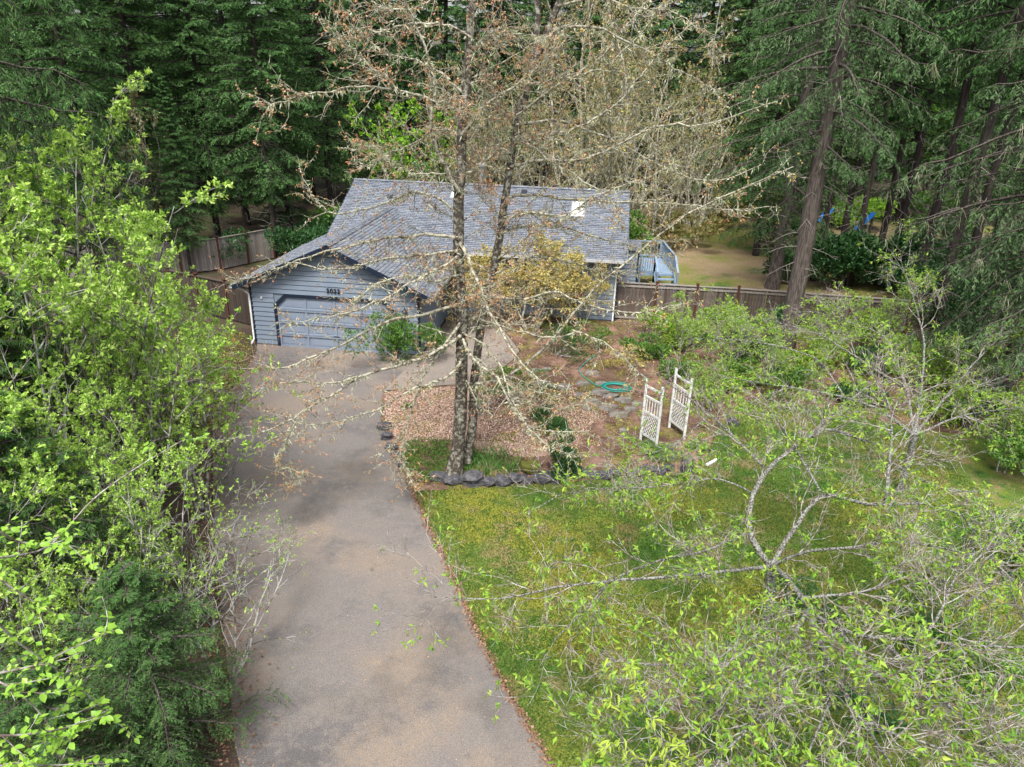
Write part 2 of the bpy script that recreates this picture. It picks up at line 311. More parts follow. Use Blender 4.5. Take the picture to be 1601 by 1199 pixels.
sheet('back_lawn', [XY(1000, 36)+(0,), XY(1440, 35)+(0,), XY(1560, 60)+(0,), XY(1010, 66)+(0,), XY(940, 50)+(0,)], .003, MT['backlawn'], .25, 5)

# ---- lawn blades
g = MB(); p = fill(lpoly, 1300, rng); near = rng.random(len(p)) < np.clip(1.25-(p[:, 1]-8)/16, .25, 1); p = p[near & (p[:, 0] < 13.5)]
n = len(p); a = rng.uniform(0, 2*math.pi, n); h = rng.uniform(.025, .065, n); wd = rng.uniform(.008, .016, n); pz = np.c_[p, np.full(n, .006)]
s_ = np.c_[np.cos(a), np.sin(a), np.zeros(n)]; lean = np.c_[rng.normal(0, .5, (n, 2)), np.ones(n)]
g.tris(np.stack([pz-s_*wd[:, None], pz+s_*wd[:, None], pz+lean*h[:, None]], 1))
tag(g.build('grass', MT['grass']), 'short mossy grass blades of the front lawn', 'grass', kind='stuff')
# ---- bark chips: fresh pale patches and old dark chips
def flakes(name, p, z, lo, hi, m, asp=.4, tilt=.35, label=None, cat=None, lift=.0):
    n = len(p); a = rng.uniform(0, 2*math.pi, n); L_ = rng.uniform(lo, hi, n)
    d = np.c_[np.cos(a), np.sin(a), rng.normal(0, tilt, n)]; nr = norm(np.c_[rng.normal(0, tilt, (n, 2)), np.ones(n)])
    b = MB(); b.leaves(np.c_[p, z+rng.uniform(.01, .035, n)+lift], d, nr, L_, L_*asp*rng.uniform(.6, 1.4, n), wpos=.5)
    return tag(b.build(name, m), label, cat, kind='stuff')
def ellpix(cx, cy, rx, ry, n):
    q = []
    while len(q) < n:
        t = rng.normal(0, .55, 2)
        if t@t < 1.3: q.append(G(cx+t[0]*rx, cy+t[1]*ry)[:2])
    return np.array(q)
fresh = np.concatenate([fill([G(*q) for q in [(602,615),(700,606),(742,606),(745,640),(738,690),(700,688),(640,690),(612,684),(600,655)]], 1500, rng),
    fill([G(*q) for q in [(738,692),(790,690),(862,703),(868,712),(820,716),(750,708)]], 2200, rng), fill([G(*q) for q in [(745,612),(800,606),(860,625),(940,650),(900,690),(800,690),(745,690)]], 800, rng),
    ellpix(855, 690, 60, 14, 1500), ellpix(925, 640, 40, 25, 800), ellpix(1010, 545, 60, 20, 900)])
flakes('bark_chips', fresh, 0, .035, .085, MT['chip'], label='fresh pinkish bark chips spread over the bed round the maple', cat='bark chips')
old = fill(bedq, 130, rng); old = old[(old[:, 0] < 17)]
flakes('old_bark_chips', old, 0, .03, .08, MT['darkchip'], label='old brown bark mulch covering the garden bed', cat='mulch')
mp_ = np.concatenate([fill(bedq, 420, rng)]); mp_ = mp_[(np.sin(mp_[:, 0]*1.9+1)+np.sin(mp_[:, 1]*2.3+mp_[:, 0]*.9)+np.sin(mp_[:, 0]*4.1-mp_[:, 1]*3.3)+rng.normal(0, .35, len(mp_))) > 1.25]
flakes('moss_patches', mp_, 0, .03, .07, MT['moss'], .8, label='yellow green moss growing in patches over the garden bed', cat='moss')
def along(pix, n, spread):
    q = np.array([G(*p)[:2] for p in pix]); seg = np.linalg.norm(np.diff(q, axis=0), axis=1); c = np.r_[0, np.cumsum(seg)]
    t = rng.uniform(0, c[-1], n); x = np.interp(t, c, q[:, 0]); y = np.interp(t, c, q[:, 1]); return np.c_[x, y]+rng.normal(0, spread, (n, 2))
lit = np.concatenate([along(drive_r[4:], 2600, .05), along(drive_l[1:], 4200, .3), along([(400,556),(360,560),(330,600),(330,680)], 3500, .6), along([(370,590),(600,560)], 260, .5), along([(700,605),(800,565),(950,540)], 1500, .5)])
flakes('leaf_litter', lit, .002, .03, .08, MT['litter'], .6, label='rust brown dead leaves lying along the driveway edges', cat='leaf litter')
tiny = fill([p for p in dpoly], 4, rng)
flakes('fallen_maple_flowers', tiny, .002, .02, .04, MT['bud'], .5, label='tiny fallen maple flowers and scales scattered on the asphalt', cat='fallen flowers')
print('ground done')

# ------------------------------------------------------------------ house
house = thing('house', 'single storey blue grey house with lap siding, grey shingle roof and attached garage', 'house', (HX, HY, 0), TH)
zG = lambda a: WH+.15+SL*min(a, WG-a)           # top of garage roof
zM = lambda b: ZE+SL*min(b-YE, 2*YM-YE-b)       # top of main roof
T = .13
def gable_prism(x0, x1, y0, y1, zw, zt, axis):
    b = MB()
    if axis == 'y':   # ridge runs along y
        v = [(x, y, z) for y in (y0, y1) for x, z in ((x0, 0), (x1, 0), (x1, zw), ((x0+x1)/2, zt), (x0, zw))]
    else:
        v = [(x, y, z) for x in (x0, x1) for y, z in ((y0, 0), (y1, 0), (y1, zw), ((y0+y1)/2, zt), (y0, zw))]
    b.add(v, [[0,1,6,5],[1,2,7,6],[2,3,8,7],[3,4,9,8],[4,0,5,9]]); b.add([v[i] for i in (0,1,2,3,4)], [[4,3,2,1,0]]); b.add([v[i] for i in (5,6,7,8,9)], [[0,1,2,3,4]])
    return b
main_b0, main_b1, main_a0, main_a1 = YE+.55, 2*YM-YE-.55, ML+.35, MR-.37
gw = gable_prism(0, WG, 0, main_b0+.5, WH-.02, WH+SL*WG/2-.02, 'y').build('garage_wall', MT['siding'], house)
mw = gable_prism(main_a0, main_a1, main_b0, main_b1, ZE+SL*.55-.17, ZR-.17, 'x').build('main_wall', MT['siding'], house)
EXP = .2
def siding(parent, frame, rows, spans):
    """frame: (origin, along, out) ; spans(z)-> list of (s0,s1) ; one board per object"""
    o, al, ou = [np.array(q, float) for q in frame]
    for i in range(rows):
        z0 = .06+i*EXP; z1 = z0+EXP-.028
        for (s0, s1, t0, t1) in spans(z0, z1):
            if s1-s0 < .05: continue
            b = MB(); lo, hi = .05, .03
            v = []
            for s, z, th in ((s0, z0, lo), (s1, z0, lo), (t1, z1, hi), (t0, z1, hi)): v.append(o+al*s+ou*th+np.array([0, 0, z]))
            for s, z in ((s0, z0), (s1, z0), (t1, z1), (t0, z1)): v.append(o+al*s+ou*.001+np.array([0, 0, z]))
            b.add(v, [[0,1,2,3],[4,7,6,5],[0,4,5,1],[1,5,6,2],[2,6,7,3],[3,7,4,0]]); b.build('siding_board', MT['siding'], parent)
DX0, DX1, DH = 1.06, 5.94, 2.13
def gspan(z0, z1):
    def lim(z): k = max(0, (z-WH)/SL+.02); return k, WG-k
    l0, r0 = lim(z0); l1, r1 = lim(z1)
    if z1 < DH+.1 or z0 < DH-.05: return [(l0+.02, DX0-.1, l1+.02, DX0-.1), (DX1+.1, r0-.02, DX1+.1, r1-.02)] 
    return [(l0+.02, r0-.02, l1+.02, max(l1+.02, r1-.02))] if r1 > l1 else []
siding(gw, ((0,0,0), (1,0,0), (0,-1,0)), 20, gspan)
siding(gw, ((WG,0,0), (0,1,0), (1,0,0)), 12, lambda a, b: [(.02, main_b0, .02, main_b0)])
siding(mw, ((0,main_b0,0), (1,0,0), (0,-1,0)), 15, lambda a, b: [(WG+.03, main_a1, WG+.03, main_a1)] if (b < .3 or a > 2.2) else [(WG+.03, 7.25, WG+.03, 7.25), (9.15, 10.4, 9.15, 10.4), (12.3, main_a1, 12.3, main_a1)])
# roofs: slab + shingle tabs
def roof(name, pf, u0, u1, s_len, parent, lab=None, seed=0):
    """pf(u, s) -> point on roof plane, s up-slope distance from the eave"""
    rg = np.random.default_rng(seed)
    c = np.array([pf(u0, 0), pf(u1, 0), pf(u1, s_len), pf(u0, s_len)]); nn = norm(np.cross(c[1]-c[0], c[3]-c[0]))
    if nn[2] < 0: nn = -nn
    b = MB(); b.add(np.concatenate([c-nn*.012, c-nn*T]), [[0,1,2,3],[7,6,5,4],[0,4,5,1],[1,5,6,2],[2,6,7,3],[3,7,4,0]]); r = b.build(name, MT['roofdark'], parent)
    e = .142; tw = .305; rows = int(s_len/e)+1; sh = MB(); vs = []
    O = pf(0, 0); U = pf(1, 0)-O; Sv = pf(0, 1)-O
    for i in range(rows):
        off = (i % 2)*tw/2+rg.uniform(-.02, .02); u = u0-off
        s0 = i*e; s1 = min(s_len+.02, s0+e+.01)
        while u < u1:
            a0 = max(u0-.02, u+.009); a1 = min(u1+.02, u+tw-.009); u += tw
            if a1-a0 < .03: continue
            th = .02+rg.uniform(0, .008)+(rg.random() < .4)*.012
            q = [O+U*a0+Sv*s0+nn*th, O+U*a1+Sv*s0+nn*th, O+U*a1+Sv*s1+nn*.003, O+U*a0+Sv*s1+nn*.003, O+U*a0+Sv*s0-nn*.01, O+U*a1+Sv*s0-nn*.01]
            vs.append(q)
    vs = np.array(vs); k = len(vs); base = np.arange(k)[:, None]*6
    sh.add(vs.reshape(-1, 3), np.concatenate([base+np.array([[0,1,2,3]]), base+np.array([[4,5,1,0]])]))
    o = sh.build('shingles', MT['shingle'], r, 'stuff'); return r
cosr = 1/math.sqrt(1+SL*SL); sinr = SL*cosr
GL = (WG/2+OV)/cosr
roof('garage_roof_slope', lambda u, s: np.array([-OV+s*cosr, u, WH+.15-SL*OV+s*sinr]), -FO, 8.6, GL, house, seed=1)
roof('garage_roof_slope', lambda u, s: np.array([WG+OV-s*cosr, u, WH+.15-SL*OV+s*sinr]), -FO, 8.6, GL, house, seed=2)
MLn = (YM-YE)/cosr
roof('main_roof_slope', lambda u, s: np.array([u, YE+s*cosr, ZE+s*sinr]), ML, MR, MLn, house, seed=3)
roof('main_roof_slope', lambda u, s: np.array([u, 2*YM-YE-s*cosr, ZE+s*sinr]), ML, MR, MLn, house, seed=4)
def ridge(p0, p1, n, ax):
    b = MB()
    for i in range(n):
        t0, t1 = i/n, (i+1.25)/n; q0 = p0+(p1-p0)*t0; q1 = p0+(p1-p0)*min(1, t1); w_ = np.array(ax, float)*.15
        lift0 = np.array([0, 0, .05]); lift1 = np.array([0, 0, .03]); dn = np.array([0, 0, -.055])
        b.add([q0+lift0, q1+lift1, q1+w_+lift1+dn, q0+w_+lift0+dn, q1-w_+lift1+dn, q0-w_+lift0+dn], [[0,3,2,1],[0,1,4,5]])
    return b.build('ridge_cap', MT['shingle'], house, 'stuff')
ridge(np.array([ML-.02, YM, ZR]), np.array([MR+.02, YM, ZR]), 60, (0, 1, 0))
ridge(np.array([WG/2, -FO-.02, zG(WG/2)]), np.array([WG/2, 8.4, zG(WG/2)]), 36, (1, 0, 0))
# fascias (navy), soffit
b = MB(); e = WH+.15-SL*OV
b.bar((-OV, -FO-.02, e-.08), (WG/2, -FO-.02, zG(WG/2)-.08), .035, .19); b.build('rake_board', MT['trim'], house)
b = MB(); b.bar((WG+OV, -FO-.02, e-.08), (WG/2, -FO-.02, zG(WG/2)-.08), .035, .19); b.build('rake_board', MT['trim'], house)
b = MB(); b.bar((MR+.02, YE, ZE-.09), (MR+.02, YM, ZR-.09), .035, .19); b.build('rake_board', MT['trim'], house)
b = MB(); b.bar((ML-.02, YE, ZE-.09), (ML-.02, YM, ZR-.09), .035, .19); b.build('rake_board', MT['trim'], house)
for (p0, p1) in (((WG+OV+.07, -FO, e-.05), (WG+OV+.07, YE+.2, e-.05)), ((-OV-.07, -FO, e-.05), (-OV-.07, 7.5, e-.05)), ((WG+OV+.1, YE-.07, ZE-.05), (MR, YE-.07, ZE-.05))):
    b = MB(); p0 = np.array(p0); p1 = np.array(p1); d = norm(p1-p0); sd_ = np.array([d[1], -d[0], 0])
    b.bar(p0+sd_*-.055, p1+sd_*-.055, .012, .12); b.bar(p0+sd_*.055, p1+sd_*.055, .012, .12); b.bar(p0-np.array([0,0,.055]), p1-np.array([0,0,.055]), .12, .012)
    b.build('gutter', MT['gutter'], house)
def pipe(pts, r, m, name, parent, k=8):
    b = MB(); q = np.array(pts, float)[None]; b.tubes(q, np.full(q.shape[:2], r), k); return b.build(name, m, parent)
pipe([(-OV-.02, -.25, e-.1), (-.3, -.1, WH-.32), (-.07, -.07, WH-.5), (-.07, -.07, .25), (-.12, -.25, .08)], .04, MT['white'], 'downspout', house)
pipe([(main_a1-.05, YE, ZE-.1), (main_a1-.05, main_b0-.2, ZE-.35), (main_a1-.07, main_b0-.07, ZE-.5), (main_a1-.07, main_b0-.07, .1), (main_a1-.07, main_b0-.3, .05)], .045, MT['white'], 'downspout', house)
for (x, y, h) in ((0, 0, WH), (WG, 0, WH), (main_a1, main_b0, ZE)):
    b = MB(); b.box((x-.05, y-.045, .04), (x+.045, y+.05, h-.03)); b.build('corner_board', MT['trim'], house)
b = MB(); b.box((-.03, -.03, 0), (WG+.03, .0, .07)); b.build('foundation', MT['concrete'], house)
# garage door
ch = .42
def octo(x0, x1, z1, c): return [(x0, 0), (x1, 0), (x1, z1-c), (x1-c*1.05, z1), (x0+c*1.05, z1), (x0, z1-c)]
fr = MB(); inn = octo(DX0, DX1, DH, ch); outr = octo(DX0-.12, DX1+.12, DH+.11, ch+.03)
for i in range(1, 6):
    j = (i+1) % 6
    if i == 5: j = 0
    q = [inn[i], inn[j], outr[j], outr[i]]
    v = [(x, -.075, z) for x, z in q]+[(x, .0, z) for x, z in q]
    fr.add(v, [[0,1,2,3],[7,6,5,4],[0,4,5,1],[1,5,6,2],[2,6,7,3],[3,7,4,0]], 0 if i in (1, 2, 3, 4, 5) else 0)
fr.build('garage_door_frame', MT['trim'], house)
gd = MB(); v = [(x, -.012, z) for x, z in inn]; gd.add(v, [[0,1,2,3,4,5]]); gdo = gd.build('garage_door', MT['door'], house)
rowh = DH/4; colw = (DX1-DX0)/4
for i in range(4):
    b = MB(); b.box((DX0+.01, -.055, i*rowh+.012), (DX1-.01, -.013, i*rowh+.07)) if i else b.box((DX0+.01, -.055, .005), (DX1-.01, -.013, .07))
    b.build('door_rail', MT['door'], gdo)
    if i < 3: b = MB(); b.box((DX0+.01, -.055, (i+1)*rowh-.06), (DX1-.01, -.013, (i+1)*rowh-.004)); b.build('door_rail', MT['door'], gdo)
    for k in range(5):
        x = DX0+k*colw; lo = x-.035 if 0 < k < 4 else (x+.01 if k == 0 else x-.08); hi = x+.035 if 0 < k < 4 else (x+.08 if k == 0 else x-.01)
        zt = (i+1)*rowh-.062
        if i == 3: zt = DH-.09 if 0 < k < 4 else DH-ch-.02
        b = MB(); b.box((lo, -.054, i*rowh+.072), (hi, -.0135, zt)); b.build('door_stile', MT['door'], gdo)
        if k < 4:
            x0 = x+.14; x1 = x+colw-.14; z0 = i*rowh+.13; z1 = (i+1)*rowh-.12
            if i == 3 and k in (0, 3): z1 -= .12; x0 += .2 if k == 0 else 0; x1 -= .2 if k == 3 else 0
            b = MB(); b.box((x0, -.022, z0), (x1, -.0125, z1)); b.build('door_panel', MT['door'], gdo)
b = MB(); b.box(((DX0+DX1)/2-.12, -.07, rowh+.03), ((DX0+DX1)/2+.12, -.045, rowh+.06)); b.build('handle', MT['black'], gdo)
# lantern right of the door
lx, lz = 6.42, 1.75
lan = MB(); lan.box((lx-.05, -.05, lz-.12), (lx+.05, -.02, lz+.1)); lan.bar((lx, -.05, lz+.1), (lx, -.17, lz+.16), .03, .03)
lan = lan.build('wall_lantern', MT['black'], house)
def lathe(prof, c, k=6):
    b = MB(); pr = np.array(prof, float); pts = np.c_[np.full(len(pr), c[0]), np.full(len(pr), c[1]), pr[:, 1]+c[2]][None]; 
    a = np.arange(k)*2*math.pi/k; V = np.stack([c[0]+pr[:, 0][:, None]*np.cos(a), c[1]+pr[:, 0][:, None]*np.sin(a), np.broadcast_to((pr[:, 1]+c[2])[:, None], (len(pr), k))], -1).reshape(-1, 3)
    fs = [[i*k+j, i*k+(j+1) % k, (i+1)*k+(j+1) % k, (i+1)*k+j] for i in range(len(pr)-1) for j in range(k)]; b.add(V, fs); return b
lathe([(0.01,.30),(.02,.26),(.03,.22),(.12,.12),(.13,.10),(.02,.09)], (lx, -.17, lz)).build('lantern_cap', MT['black'], lan)
lathe([(.09,.09),(.07,-.12)], (lx, -.17, lz)).build('lantern_glass', MT['lampglass'], lan)
lathe([(.085,-.12),(.09,-.14),(.04,-.2),(.0,-.24)], (lx, -.17, lz)).build('lantern_base', MT['black'], lan)
lathe([(.0,.05),(.045,.03),(.05,0),(.04,-.05)], (.45, -.06, 2.05)).build('motion_sensor', MT['white'], house)
# house number
cu = bpy.data.curves.new('house_number', 'FONT'); cu.body = '5022'; cu.size = .27; cu.extrude = .012; cu.offset = .001; cu.align_x = 'CENTER'; cu.space_character = 1.08
tmp = bpy.data.objects.new('house_number_text', cu); C.objects.link(tmp); dg = bpy.context.evaluated_depsgraph_get(); dg.update()
tm = bpy.data.meshes.new_from_object(tmp.evaluated_get(dg)); bpy.data.objects.remove(tmp)
tm.materials.clear(); tm.materials.append(MT['black']); hn = obj('house_number', tm, house); hn.rotation_euler = (R(90), 0, 0); hn.location = (3.5, -.075, 2.42)
# gable vent
b = MB(); b.box((WG/2-.55, -.035, 3.25), (WG/2-.05, -.024, 3.75)); b.build('gable_vent_panel', MT['door'], house)
# vents, chimney pipe, skylights
def on_roof(a, b): return np.array([a, b, zM(b)])
q = on_roof(7.55, YM-.0); pipe([(q[0], q[1]+.5, q[2]-.4), (q[0], q[1]+.5, q[2]+.85)], .12, MT['metal'], 'flue_pipe', house, 12)
lathe([(.1,0),(.2,.03),(.2,.16),(.05,.24)], (q[0], q[1]+.5, q[2]+.82), 12).build('flue_cap', MT['metal'], house)
def skylight(a0, a1, b0, b1):
    b = MB(); cs = [(a0, b0), (a1, b0), (a1, b1), (a0, b1)]; lo = [(x, y, zM(y)+.0) for x, y in cs]; hi = [(x, y, zM(y)+.10) for x, y in cs]
    b.add(lo+hi, [[0,4,5,1][::-1],[1,5,6,2][::-1],[2,6,7,3][::-1],[3,7,4,0][::-1],[4,5,6,7]]); o = b.build('skylight', MT['metal'], house)
    d = MB(); k = .06; cs = [(a0+k, b0+k), (a1-k, b0+k), (a1-k, b1-k), (a0+k, b1-k)]; cx, cy = (a0+a1)/2, (b0+b1)/2
    lo = [(x, y, zM(y)+.104) for x, y in cs]; hi = [(cx+(x-cx)*.75, cy+(y-cy)*.75, zM(cy+(y-cy)*.75)+.2) for x, y in cs]
    d.add(lo+hi, [[0,1,5,4],[1,2,6,5],[2,3,7,6],[3,0,4,7],[4,5,6,7]]); d.build('skylight_dome', MT['skylight'], o)
skylight(12.35, 13.05, 8.35, 9.55)
skylight(6.25, 6.6, 9.35, 9.95)
for (a_, b_) in ((9.9, 10.2), (3.2, 9.3)):
    q = on_roof(a_, b_); b = MB(); b.box((a_-.13, b_-.13, q[2]-.03), (a_+.13, b_+.13, q[2]+.14)); b.build('roof_vent', MT['roofdark'], house)
q = on_roof(4.4, 7.2); pipe([q, q+np.array([0, 0, .3])], .04, MT['black'], 'plumbing_vent', house)
# windows and door on the front wall
def window(a0, a1, z0, z1, b_):
    f = MB(); w_ = .07
    for lo, hi in (((a0, z0), (a1, z0+w_)), ((a0, z1-w_), (a1, z1)), ((a0, z0+w_), (a0+w_, z1-w_)), ((a1-w_, z0+w_), (a1, z1-w_)), (((a0+a1)/2-.025, z0+w_), ((a0+a1)/2+.025, z1-w_))):
        f.box((lo[0], b_-.05, lo[1]), (hi[0], b_-.002, hi[1]))
    o = f.build('window', MT['white'], house); p_ = MB(); p_.box((a0+w_, b_-.03, z0+w_), (a1-w_, b_-.003, z1-w_)); p_.build('pane', MT['glass'], o)
window(10.45, 12.25, .95, 2.15, main_b0-.02)
window(8.35, 9.1, .4, 2.1, main_b0-.02)
b = MB(); b.box((7.3, main_b0-.06, .05), (8.25, main_b0-.004, 2.1)); fd = b.build('front_door', MT['bluepot'], house)
for k in range(2):
    b = MB(); b.box((7.42+k*.4, main_b0-.075, .3), (7.72+k*.4, main_b0-.061, 1.0)); b.build('door_panel', MT['bluepot'], fd)
# side wing right of the main roof and its deck with stairs
b = MB(); b.box((main_a1+.01, 9.0, 0), (main_a1+1.02, 10.9, 2.75)); wing = b.build('side_wing_wall', MT['siding'], house)
siding(wing, ((main_a1+.01, 9.0, 0), (1, 0, 0), (0, -1, 0)), 13, lambda a, b: [(0, 1.0, 0, 1.0)])
b = MB(); b.box((main_a1+.98, 8.93, 0), (main_a1+1.06, 9.05, 2.75)); b.build('corner_board', MT['trim'], house)
b = MB(); b.box((main_a1-.1, 8.85, 2.78), (main_a1+1.15, 11.0, 2.88)); b.build('side_wing_roof', MT['shingle'], house)
print('house done')

# deck
dk = thing('deck', 'raised blue grey deck landing with railings and short stair beyond the fence', 'deck', (0, 0, 0))
D0 = P(1004, 413, 36.6); A_ = P(1003,441,35.2); DXl = A_[0]; DXr = P(1057, 441, 35.2)[0]
b = MB(); b.box((DXl, 35.9, 1.32), (DXr, 39.5, 1.42)); b.build('floor', MT['deck'], dk)
for i in range(3):
    b = MB(); b.box((DXl+.72, 35.9-.3*(i+1), 1.42-.2*(i+1)-.05), (DXr, 35.9-.3*i-.02, 1.42-.2*(i+1))); b.build('tread', MT['deck'], dk)
def rail(p0, p1, nb):
    p0 = np.array(p0, float); p1 = np.array(p1, float)
    for q in (p0, p1):
        b = MB(); b.bar(q-np.array([0, 0, 1.3]), q+np.array([0, 0, .95]), .09, .09); b.build('post', MT['deck'], dk)
    b = MB(); b.bar(p0+np.array([0,0,.93]), p1+np.array([0,0,.93]), .1, .05); b.bar(p0+np.array([0,0,.12]), p1+np.array([0,0,.12]), .06, .05); b.build('handrail', MT['deck'], dk)
    for i in range(1, nb):
        q = p0+(p1-p0)*i/nb; b = MB(); b.bar(q+np.array([0,0,.14]), q+np.array([0,0,.91]), .035, .035); b.build('baluster', MT['deck'], dk)
rail((DXl, 35.95, 1.42), (DXl+.72, 35.95, 1.42), 6); rail((DXl+.72, 35.95, 1.42), (DXl+.72, 35.0, .8), 1); rail((DXr, 35.95, 1.42), (DXr, 35.0, .8), 1)
rail((DXr, 36.05, 1.42), (DXr, 39.4, 1.42), 16); rail((DXl, 39.4, 1.42), (DXr-.1, 39.4, 1.42), 9)

# ------------------------------------------------------------------ fences
def fence(pts, label, posts_at=None, bm='board', h=1.8, bw=.14, cap=True, seed=0, zb=0):
    rg = np.random.default_rng(seed); pts = [np.array(p[:2], float) for p in pts]
    f = thing('wooden_fence', label, 'fence', (pts[0][0], pts[0][1], 0)); o = pts[0]
    mesh_cache = {}
    for s in range(len(pts)-1):
        a, c = pts[s]-o, pts[s+1]-o; L_ = np.linalg.norm(c-a); d = (c-a)/L_; ang = math.atan2(d[1], d[0]); nb = int(L_/bw)
        for i in range(nb+1):
            pass
        for i in range(nb):
            key = rg.integers(0, 4)
            if (key,) not in mesh_cache:
                b = MB(); b.box((.004, -.011, .06), (bw-.004, .011, h-.05+.01*key)); mesh_cache[(key,)] = b.mesh('fence_board', MT[bm])
            q = a+d*(i*bw*L_/(nb*bw)); bo = obj('fence_board', mesh_cache[(key,)], f); bo.location = (q[0], q[1], zb+rg.uniform(-.01, .01)); bo.rotation_euler = (0, rg.normal(0, .004), ang)
        npst = max(1, round(L_/2.15))
        for i in range(npst+1):
            if i == npst and s < len(pts)-2: continue
            q = a+d*L_*i/npst
            if 'post' not in mesh_cache:
                b = MB(); b.box((-.05, -.07, 0), (.05, .07, h+.1)); b.box((-.07, -.09, h+.1), (.07, .09, h+.13)); mesh_cache['post'] = b.mesh('fence_post', MT['post'])
            po = obj('fence_post', mesh_cache['post'], f); po.location = (q[0], q[1], zb); po.rotation_euler = (0, 0, ang)
        for z_, nm in ((h, 'cap_rail'), (.12, 'bottom_rail'), (h-.14, 'top_rail')):
            b = MB(); nrm_ = np.array([-d[1], d[0]]); off = nrm_*(-.03 if nm != 'cap_rail' else 0)
            b.bar((a[0]+off[0], a[1]+off[1], z_+zb), (c[0]+off[0], c[1]+off[1], z_+zb), .13 if nm == 'cap_rail' else .04, .035 if nm == 'cap_rail' else .09); b.build(nm, MT['boardpale' if bm != 'boarddark' else 'boarddark'], f)
    return f
fence([P(964,441,32.7), P(1155,453,32.2), P(1425,474,31.0)], 'brown cedar fence with red brown posts right of the house', seed=1)
fence([P(425,366,42.5), P(340,381,39.5), P(215,408,37.2), P(90,430,36.5)], 'silver grey cedar fence on the far left, below the fir boughs', bm='boardpale', seed=2)
fence([HW(0, 1.6), P(352,446,30.9), P(262,424,32.6), P(150,425,33)], 'dark brown cedar fence joining the left side of the garage', bm='boarddark', seed=3)
print('fences done')

# ------------------------------------------------------------------ rocks, flagstones
def rock_mesh(name, seed, m, flat=1.0):
    import bmesh
    rg = np.random.default_rng(seed); bm = bmesh.new(); bmesh.ops.create_icosphere(bm, subdivisions=2, radius=.5)
    for v in bm.verts:
        c = np.array(v.co); k = 1+.22*math.sin(c[0]*7+seed)+.18*math.sin(c[1]*9+seed*2)+.15*math.cos(c[2]*8+seed*3)+rg.normal(0, .075)
        q = c*k; q = np.clip(q, -.42, .38) if m is not MT['mossball'] else q*.9; v.co = (q[0], q[1], q[2]*flat)
    me = bpy.data.meshes.new(name); bm.to_mesh(me); bm.free(); me.materials.append(m); return me
edge = thing('rock_edging', 'low curved edging of dark grey rocks between garden bed and lawn', 'rock edging')
rm = [rock_mesh('rock', i, MT['stone']) for i in range(6)]
rocks = [(600,668,20),(604,684,18),(612,700,20),(620,715,18),(628,728,17),(686,748,24),(707,754,24),(738,755,34),(764,756,24),(786,756,24),(810,752,26),(824,755,14),(845,751,28),(864,751,24),(882,750,18),(897,746,22),(912,742,22),(929,745,20),(946,745,22),(962,744,20),(985,742,18),(1003,740,20),(1018,736,20),(1032,738,18),(1046,733,16)]
for i, (px, py, wpx) in enumerate(rocks):
    q = G(px, py+4); sc = wpx/1122*(q[1]*cp+CH*sp_)*1.42; o = obj('rock', rm[i % 6], edge); o.location = (q[0], q[1]+.1, sc*.17); o.scale = (sc, sc*.7, sc*(.5+.12*math.sin(i*2.1))); o.rotation_euler = (.1*math.sin(i*3), .12*math.cos(i*5), .5*math.sin(i*1.3))
q = G(1075, 738); b = obj('boulder', rock_mesh('boulder', 9, MT['stone'])); b.location = (q[0], q[1], .22); b.scale = (.5, .45, .75); tag(b, 'upright grey boulder at the lawn edge near the arbor', 'boulder')
q = G(828, 742); b = obj('mossy_boulder', rock_mesh('mossy_boulder', 12, MT['mossball'])); b.location = (q[0], q[1]+.15, .14); b.scale = (.62, .5, .5); tag(b, 'round boulder covered in yellow green moss behind the rock edging', 'boulder')
q = G(1350-55, 640); 
b = obj('boulder', rock_mesh('boulder', 15, MT['stone'])); q = G(1146, 663); b.location = (q[0], q[1], .1); b.scale = (.5, .4, .35); tag(b, 'low dark grey boulder at the top edge of the lawn', 'boulder')
path = tag(obj('stepping_stone_path', None), kind='structure')
flags = [(882,605,24),(912,600,18),(938,613,24),(957,620,22),(926,628,22),(975,625,24),(950,637,26),(967,648,24),(985,640,20),(940,600,16),(905,618,18),(1010,655,16),(976,674,14),(860,606,20),(838,580,16),(846,600,20),(855,578,14),(925,583,20),(918,640,14),(997,632,18)]
for i, (px, py, wpx) in enumerate(flags):
    rg = np.random.default_rng(i+40); q = G(px, py); sc = wpx/1122*(q[1]*cp+CH*sp_)*.62; k = 7; an = np.sort(rg.uniform(0, 2*math.pi, k)); rr = sc*rg.uniform(.75, 1.1, k)
    an = np.arange(k)*2*math.pi/k+rg.normal(0, .15, k)
    b = MB(); t = np.c_[np.cos(an)*rr*1.05, np.sin(an)*rr*.9, np.full(k, .05)]; bt = np.c_[t[:, :2]*1.06, np.full(k, 0.)]
    b.add(np.concatenate([t, bt]), [[j, (j+1) % k, (j+1) % k+k, j+k][::-1] for j in range(k)]); b.add(t, [list(range(k))]); o = b.build('flagstone', MT['flag'], path); o.location = (q[0], q[1], .0)

